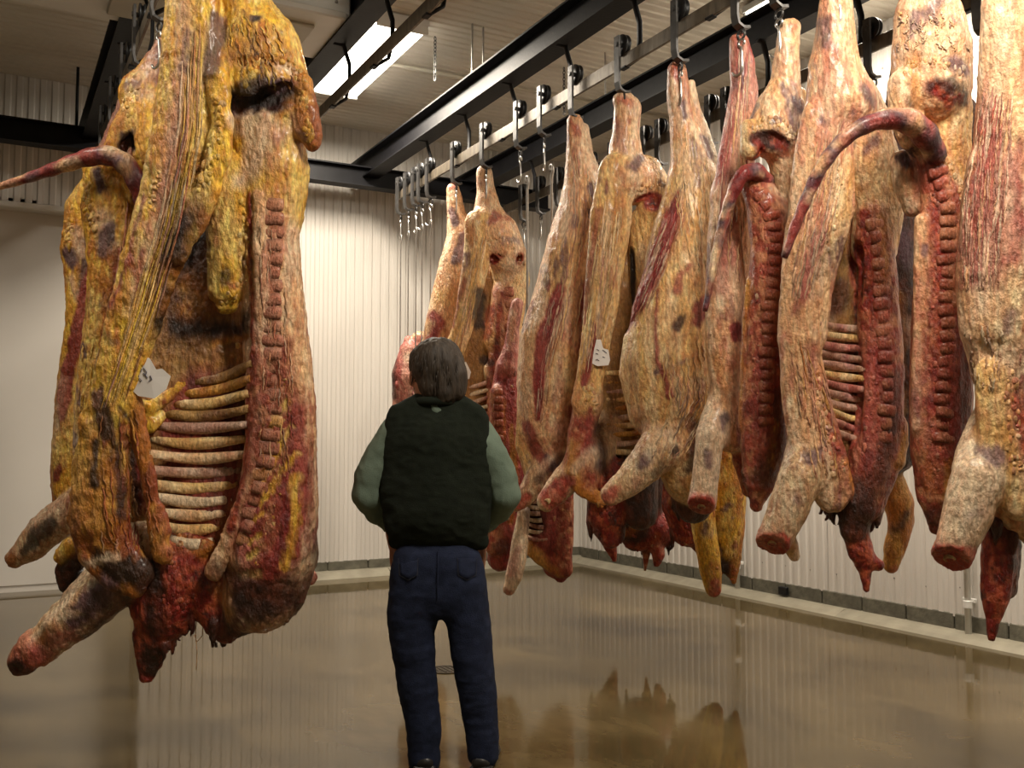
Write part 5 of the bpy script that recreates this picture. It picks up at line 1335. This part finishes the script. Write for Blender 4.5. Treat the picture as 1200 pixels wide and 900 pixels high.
# forequarters on the rightmost rail seen low between the row
fore('q', 'dark forequarter with yellow flap hanging low under the tagged side', 7.735, (712, 420), [U('dark', .8, 0, "712,430,10 715,500,22 712,560,24 708,600,20"), U('ofat', .7, -.04, "694,560,6 698,590,7 706,606,6"), U('gore', .8, 0, "700,610,12 712,630,10 718,648,5 720,656,3"), P('ofat', "700,560,5", .02, .8)] + shreds(690, 735, "690,620 735,625", 8, 18, 2, 0, 'dark', 71),
     None, None, None, .011)
fore('q', 'broad dark forequarter hanging low under the streaked side', 7.378, (760, 420), [U('dark', .8, 0, "760,430,12 762,520,26 752,580,28 745,615,24"), U('ofat', .6, -.06, "738,580,8 732,605,6 745,590,6"), U('gore', .8, 0, "770,620,20 745,630,16"), U('spine', .8, .0, "758,630,6 757,650,4 756,668,2"), U('tip', .8, -.03, "768,635,8 772,650,7 770,660,4"), P('meat', "755,600,10 770,610,10", .02, .7), P('ofat', "728,625,4 742,618,4", .01, .7)] + shreds(725, 790, "725,632 790,636", 12, 18, 2, 0, 'dark', 73),
     None, None, None, .011)
fore('q', 'red forequarter with pale cut bones hanging low left of the yellow shank', 7.021, (806, 430), [U('gore', .8, 0, "806,440,12 806,540,26 802,590,26 806,620,20"), U('cfat', .7, -.06, "790,586,6 804,590,7 815,596,6"), U('meat', .8, .02, "815,630,12 828,650,7"), P('cfat', "795,590,5 812,598,5", .012, .9, b=.01), P('gore', "800,612,12", .02, .8), P('ofat', "790,600,4", .01, .8)] + shreds(785, 822, "785,625 822,632", 8, 12, 2, 0, 'dark', 77),
     None, None, None, .010)
fore('q', 'forequarter with bright yellow fat and yellow shank hanging low', 6.545, (856, 440), [U('yfat', .7, 0, "858,450,12 856,520,18 854,570,20 852,610,18 852,645,10"), U('dark', .8, .03, "840,620,14 848,660,10 856,672,5"), U('ofat', .8, .02, "866,560,8 864,620,8 860,660,7 860,682,3"), P('yfat', "852,560,12", .02, .7), P('meat', "860,640,5", .012, .8), P('purple', "842,600,3 850,590,3", .008, .8), P('ofat', "864,600,5", .02, .8)] + shreds(838, 868, "838,650 868,668", 6, 14, 2, 0, 'dark', 79),
     [U('yfat', .8, -.06, "822,585,14 824,615,14 829,645,13 833,670,12 836,690,9"), P('purple', "820,610,3 822,622,3", .008, .8), P('ofat', "832,665,9", .02, .8), P('tip', "836,692,9 834,680,7", .012, .95), P('wfat', "826,625,4", .02, .6)], None, None, .009)
# ------------------------------------------------------------------ the man, seen from behind, hands in his front pockets
def cloth(name, c1, c2, sc, rough=.85, weave=0.0, stretch=(1, 1, 1)):
    return mat(name, c1, rough, noise=.4, nscale=sc, col2=c2, bump=.25, bscale=220, spec=.2, stretch=stretch)
M['fleece'] = cloth('dark_green_fleece', (.015, .020, .013), (.009, .012, .008), 30, .95)
M['shirt'] = cloth('sage_green_cotton', (.17, .225, .175), (.125, .17, .13), 8, .8)
M['denim'] = cloth('dark_blue_denim', (.018, .025, .056), (.009, .013, .030), 26, .85)
M['skin'] = mat('skin', (.52, .25, .16), .5, noise=.15, nscale=20, spec=.4)
M['hair'] = mat('grey_brown_hair', (.060, .042, .028), .65, noise=.6, nscale=55, col2=(.022, .016, .011), stretch=(1, 1, .16), bump=.6, bscale=70)
M['boot'] = mat('black_boot_leather', (.012, .010, .009), .4, noise=.3, nscale=20)
M['stitch'] = mat('pale_stitch', (.035, .036, .045), .8, noise=.1)
def man():
    fr = Frame(4.14, (514, 897), 1.0); t = root(fr, 'person', 'man in dark green vest and jeans seen from behind, hands in front pockets', 'person')
    K = lambda n, pr, h, dsp, m, par: sdf_mesh(fr, n, pr, h, dsp, par, m, color=False, keep=False)
    N0 = ()
    def hand(sx, w):
        # palm in the front pocket, four fingers and a thumb
        x, y = w
        o = [U('', .6, -.0, f"{x},{y},8,.16 {x + sx * 4},{y + 14},10,.18 {x + sx * 7},{y + 28},10,.19", .01)]
        for k, (dx, l, dd) in enumerate(((-7, 26, .17), (-2, 30, .19), (3, 28, .205), (8, 21, .215))):
            o.append(U('', 1, 0, f"{x + sx * (7 + dx * .8)},{y + 28},3.2,{dd} {x + sx * (8 + dx)},{y + 28 + l * .55},2.9,{dd + .012} {x + sx * (9 + dx)},{y + 28 + l},2.3,{dd + .01}", .004))
        o.append(U('', 1, 0, f"{x + sx * 1},{y + 8},4,.20 {x + sx * 10},{y + 18},3.4,.235 {x + sx * 16},{y + 30},2.8,.24", .006))
        return o
    body = [U('', .92, .035, "512,424,26 512,436,29 511,450,27", .03), U('', .8, .07, "503,452,17 502,462,15", .03), U('', 1, .16, "495,452,4 494,455,4", .01), U('', .9, .03, "512,455,16 512,490,16", .03),
            U('', .7, .03, "474,506,14 512,498,18 550,506,14", .05), U('', .55, .02, "512,520,42 512,560,42 512,610,38 513,640,34", .05),
            U('', .9, 0, "490,665,19 482,720,20 485,770,21 492,830,17 498,880,12", .03), U('', .9, 0, "540,665,19 548,720,20 555,770,21 562,830,17 566,878,12", .03),
            U('', .9, .03, "466,508,14 446,540,13 431,576,11"), U('', .9, .03, "431,577,11 440,598,9,.07 458,612,8,.12", .02), U('', .9, .03, "558,508,14 578,540,13 591,576,11"), U('', .9, .03, "591,577,11 584,598,9,.07 568,612,8,.12", .02),
            # ears, nose, brow
            U('', .5, .01, "483,438,4 484,448,5", .008), U('', .5, .01, "541,438,4 540,448,5", .008), U('', 1, .145, "503,440,3 501,448,5", .01), U('', 1, .13, "496,433,4 510,432,4", .01), U('', 1, .14, "498,461,3 508,461,3", .008)]
    for sx, w in ((1, (458, 612)), (-1, (568, 612))): body += hand(sx, w)
    o = K('body', body, .0065, N0, M['skin'], t)
    # jeans
    j = [U('', .58, .01, "512,668,50 512,682,52", .03), U('', .95, 0, "487,680,30 482,720,28 485,770,25 492,820,22 497,855,21 497,888,19", .03), U('', .95, 0, "539,680,29 546,720,27 553,770,25 560,820,22 565,855,20 566,882,19", .03), U('', .8, .0, "490,662,28 536,662,28", .03),
         C('', 3, 0, "516,708,4.5 519,740,6 523,780,8 529,830,11 531,900,12", .012)]
    jj = K('jeans', j, .0065, ((.008, 7, (1, 1, 1.2), 'n'), (.0028, 11, (.7, .7, 1.6), 'ridge')), M['denim'], t)
    fr.bvh = None
    V, Q, _ = sdf_build(fr, j, .012, ()); fr.bvh = (V, Q)
    for (x0, x1, y0) in ((467, 490, 654), (536, 559, 654)):
        pl = [(x0, y0), (x1, y0), (x1 - 1, y0 + 20), ((x0 + x1) / 2, y0 + 26), (x0 + 1, y0 + 20)]
        bm = bmesh.new()
        n = 6; grid = []
        top = [(x0 + (x1 - x0) * i / n, y0) for i in range(n + 1)]; bot = [(x0 + 1 + (x1 - x0 - 2) * i / n, y0 + 20 + 6 * (1 - abs(2 * i / n - 1))) for i in range(n + 1)]
        rows = []
        for r in range(5):
            rows.append([bm.verts.new(fr.pt(top[i][0] + (bot[i][0] - top[i][0]) * r / 4, top[i][1] + (bot[i][1] - top[i][1]) * r / 4, proj(fr, top[i][0] + (bot[i][0] - top[i][0]) * r / 4, top[i][1] + (bot[i][1] - top[i][1]) * r / 4) - .006)) for i in range(n + 1)])
        for r in range(4):
            for i in range(n): bm.faces.new((rows[r][i], rows[r][i + 1], rows[r + 1][i + 1], rows[r + 1][i]))
        bmesh.ops.recalc_face_normals(bm, faces=bm.faces[:]); bmesh.ops.solidify(bm, geom=bm.faces[:], thickness=.006)
        from_bm('back_pocket', bm, M['denim'], jj, True)
        bm = bmesh.new(); tube(bm, [fr.pt(x, y, proj(fr, x, y) - .0085) for x, y in [pl[0], pl[4], pl[3], pl[2], pl[1]]], .0009, 5); from_bm('stitching', bm, M['stitch'], jj)
    bm = bmesh.new(); tube(bm, [fr.pt(513, y, proj(fr, 513, y) - .010) for y in (646, 660, 675, 690, 702)], .0022, 5); from_bm('seam', bm, M['denim'], jj)
    for cx, cy, rx in ((497, 886, 18), (566, 880, 18)):
        bm = bmesh.new(); pts = [fr.pt(cx + rx * math.cos(a), cy, .0) + np.array([0, .95 * rx * 4.14 / FPX * math.sin(a), 0]) for a in np.linspace(0, 2 * math.pi, 25)]
        tube(bm, pts, .004, 6, cap=False); from_bm('hem', bm, M['denim'], jj, True)
    # sleeves
    sh = [U('', .95, .03, "468,505,20 448,534,19 434,562,19 430,580,17", .02), U('', .95, .03, "430,580,17 440,600,13,.07 456,612,11,.12", .02), U('', .95, .03, "556,505,20 576,534,19 588,562,18 592,580,16", .02), U('', .95, .03, "592,580,16 584,600,13,.07 570,612,11,.12", .02), U('', .6, .02, "488,512,30 538,512,30", .04), U('', .85, .01, "512,468,20 512,480,24", .02)]
    s_ = K('shirt', sh, .0065, ((.006, 9, (1, 1, 1), 'n'), (.0055, 11, (1.2, 1.2, .7), 'ridge')), M['shirt'], t)
    for (x, y, d, sx) in ((457, 612, .13, 1), (569, 612, .13, -1)):
        bm = bmesh.new(); c = fr.pt(x, y, d); tube(bm, [fr.pt(x - sx * 6, y - 6, d - .025), c, fr.pt(x + sx * 2, y + 3, d + .01)], 12.2 * 4.2 / FPX, 16); from_bm('cuff', bm, M['shirt'], s_, True)
    # vest
    v = [U('', .62, 0, "474,494,23 494,484,24 512,480,24 532,484,24 550,494,23", .03), U('', .62, .0, "478,520,31 476,570,31 480,612,29 482,616,28", .03), U('', .62, .0, "546,520,31 547,570,30 544,612,29 543,616,28", .03), U('', .62, .0, "512,520,48 512,570,48 513,597,46", .04), U('', .62, .0, "464,634,9 480,635,10 512,635,10 546,635,10 563,634,9", .015), U('', .66, .01, "512,570,46 512,592,50", .04),
         U('', .8, .0, "500,474,15 524,474,15", .02)]
    v = [q for q in v if q[0] == 'U'] 
    vv = K('vest', v, .0065, ((.006, 7, (1, 1, 1), 'n'), (.004, 12, (.8, .8, 1.4), 'ridge')), M['fleece'], t)
    bm = bmesh.new(); pts = [fr.pt(512 + 25 * math.cos(a), 472 + 2 * math.sin(a), 0) + np.array([0, .075 * math.sin(a) + .01, 0]) for a in np.linspace(0, 2 * math.pi, 29)]
    tube(bm, pts, .014, 8, cap=False, flat=(1, 1.5)); from_bm('collar', bm, M['fleece'], vv, True)
    # hair: cap of combed locks over the back of the head, down to the collar
    hr = [U('', 1.0, .02, "513,432,30 515,440,29 519,451,26", .03), U('', 1, .09, "506,426,26 516,426,26", .03), U('', 1, .03, "513,421,25", .03), U('', .8, -.03, "507,455,14 520,459,17 530,456,14", .03), U('', .9, -.02, "512,420,18 530,440,16", .03)]
    hh = K('hair', hr, .005, ((.006, 16, (1.6, 1.6, .35), 'ridge'), (.003, 40, (2, 2, .3), 'n')), M['hair'], t)
    rr = random.Random(5)
    fr.bvh = None; V, Q, _ = sdf_build(fr, hr, .008, ()); fr.bvh = (V, Q)
    bm = bmesh.new()
    for k in range(90):
        x = rr.uniform(485, 540); y0 = rr.uniform(410, 452); ln = rr.uniform(10, 20)
        pts = []
        for u in np.linspace(0, 1, 5):
            xx = x + (x - 512) * .12 * u + rr.uniform(-.6, .6); yy = y0 + ln * u
            pts.append(fr.pt(xx, yy, proj(fr, xx, yy, .0) - .003))
        tube(bm, pts, [.0022, .003, .003, .0024, .0008], 5)
    o = from_bm('hair_locks', bm, M['hair'], hh, True); o['kind'] = 'stuff'
    # glasses bow at the left temple
    bm = bmesh.new(); tube(bm, [fr.pt(482, 440, .0), fr.pt(485, 441, .08), fr.pt(490, 442, .15)], .002, 6); from_bm('glasses', bm, M['wheel'], t)
    # boots
    for cx, cy, ang in ((497, 893, -.12), (566, 888, .14)):
        c = fr.pt(cx, cy, 0); zf = -fr.A[2]
        bm = bmesh.new()
        secs = [(-.070, .030, .05), (-.055, .038, .06), (.0, .042, .07), (.06, .044, .085), (.12, .050, .06), (.18, .046, .05), (.215, .028, .035)]
        rings = []
        for (yy, hw, hh_) in secs:
            ring = []
            for k in range(12):
                a = 2 * math.pi * k / 12
                xx = hw * math.cos(a); zz = hh_ / 2 + hh_ / 2 * math.sin(a)
                zz = max(zz, .004)
                ring.append(bm.verts.new((c[0] + xx + yy * ang, c[1] + yy, zf + zz)))
            rings.append(ring)
        for i in range(len(secs) - 1):
            for k in range(12): bm.faces.new((rings[i][k], rings[i][(k + 1) % 12], rings[i + 1][(k + 1) % 12], rings[i + 1][k]))
        bm.faces.new(rings[0][::-1]); bm.faces.new(rings[-1])
        sh_ = from_bm('boot', bm, M['boot'], t, True)
        bm = bmesh.new(); box(bm, (c[0] + .07 * ang, c[1] + .065, zf + .010), (.094, .28, .02), Matrix.Rotation(-ang, 3, 'Z'), bevel=.008); from_bm('sole', bm, M['boot'], sh_)
man()
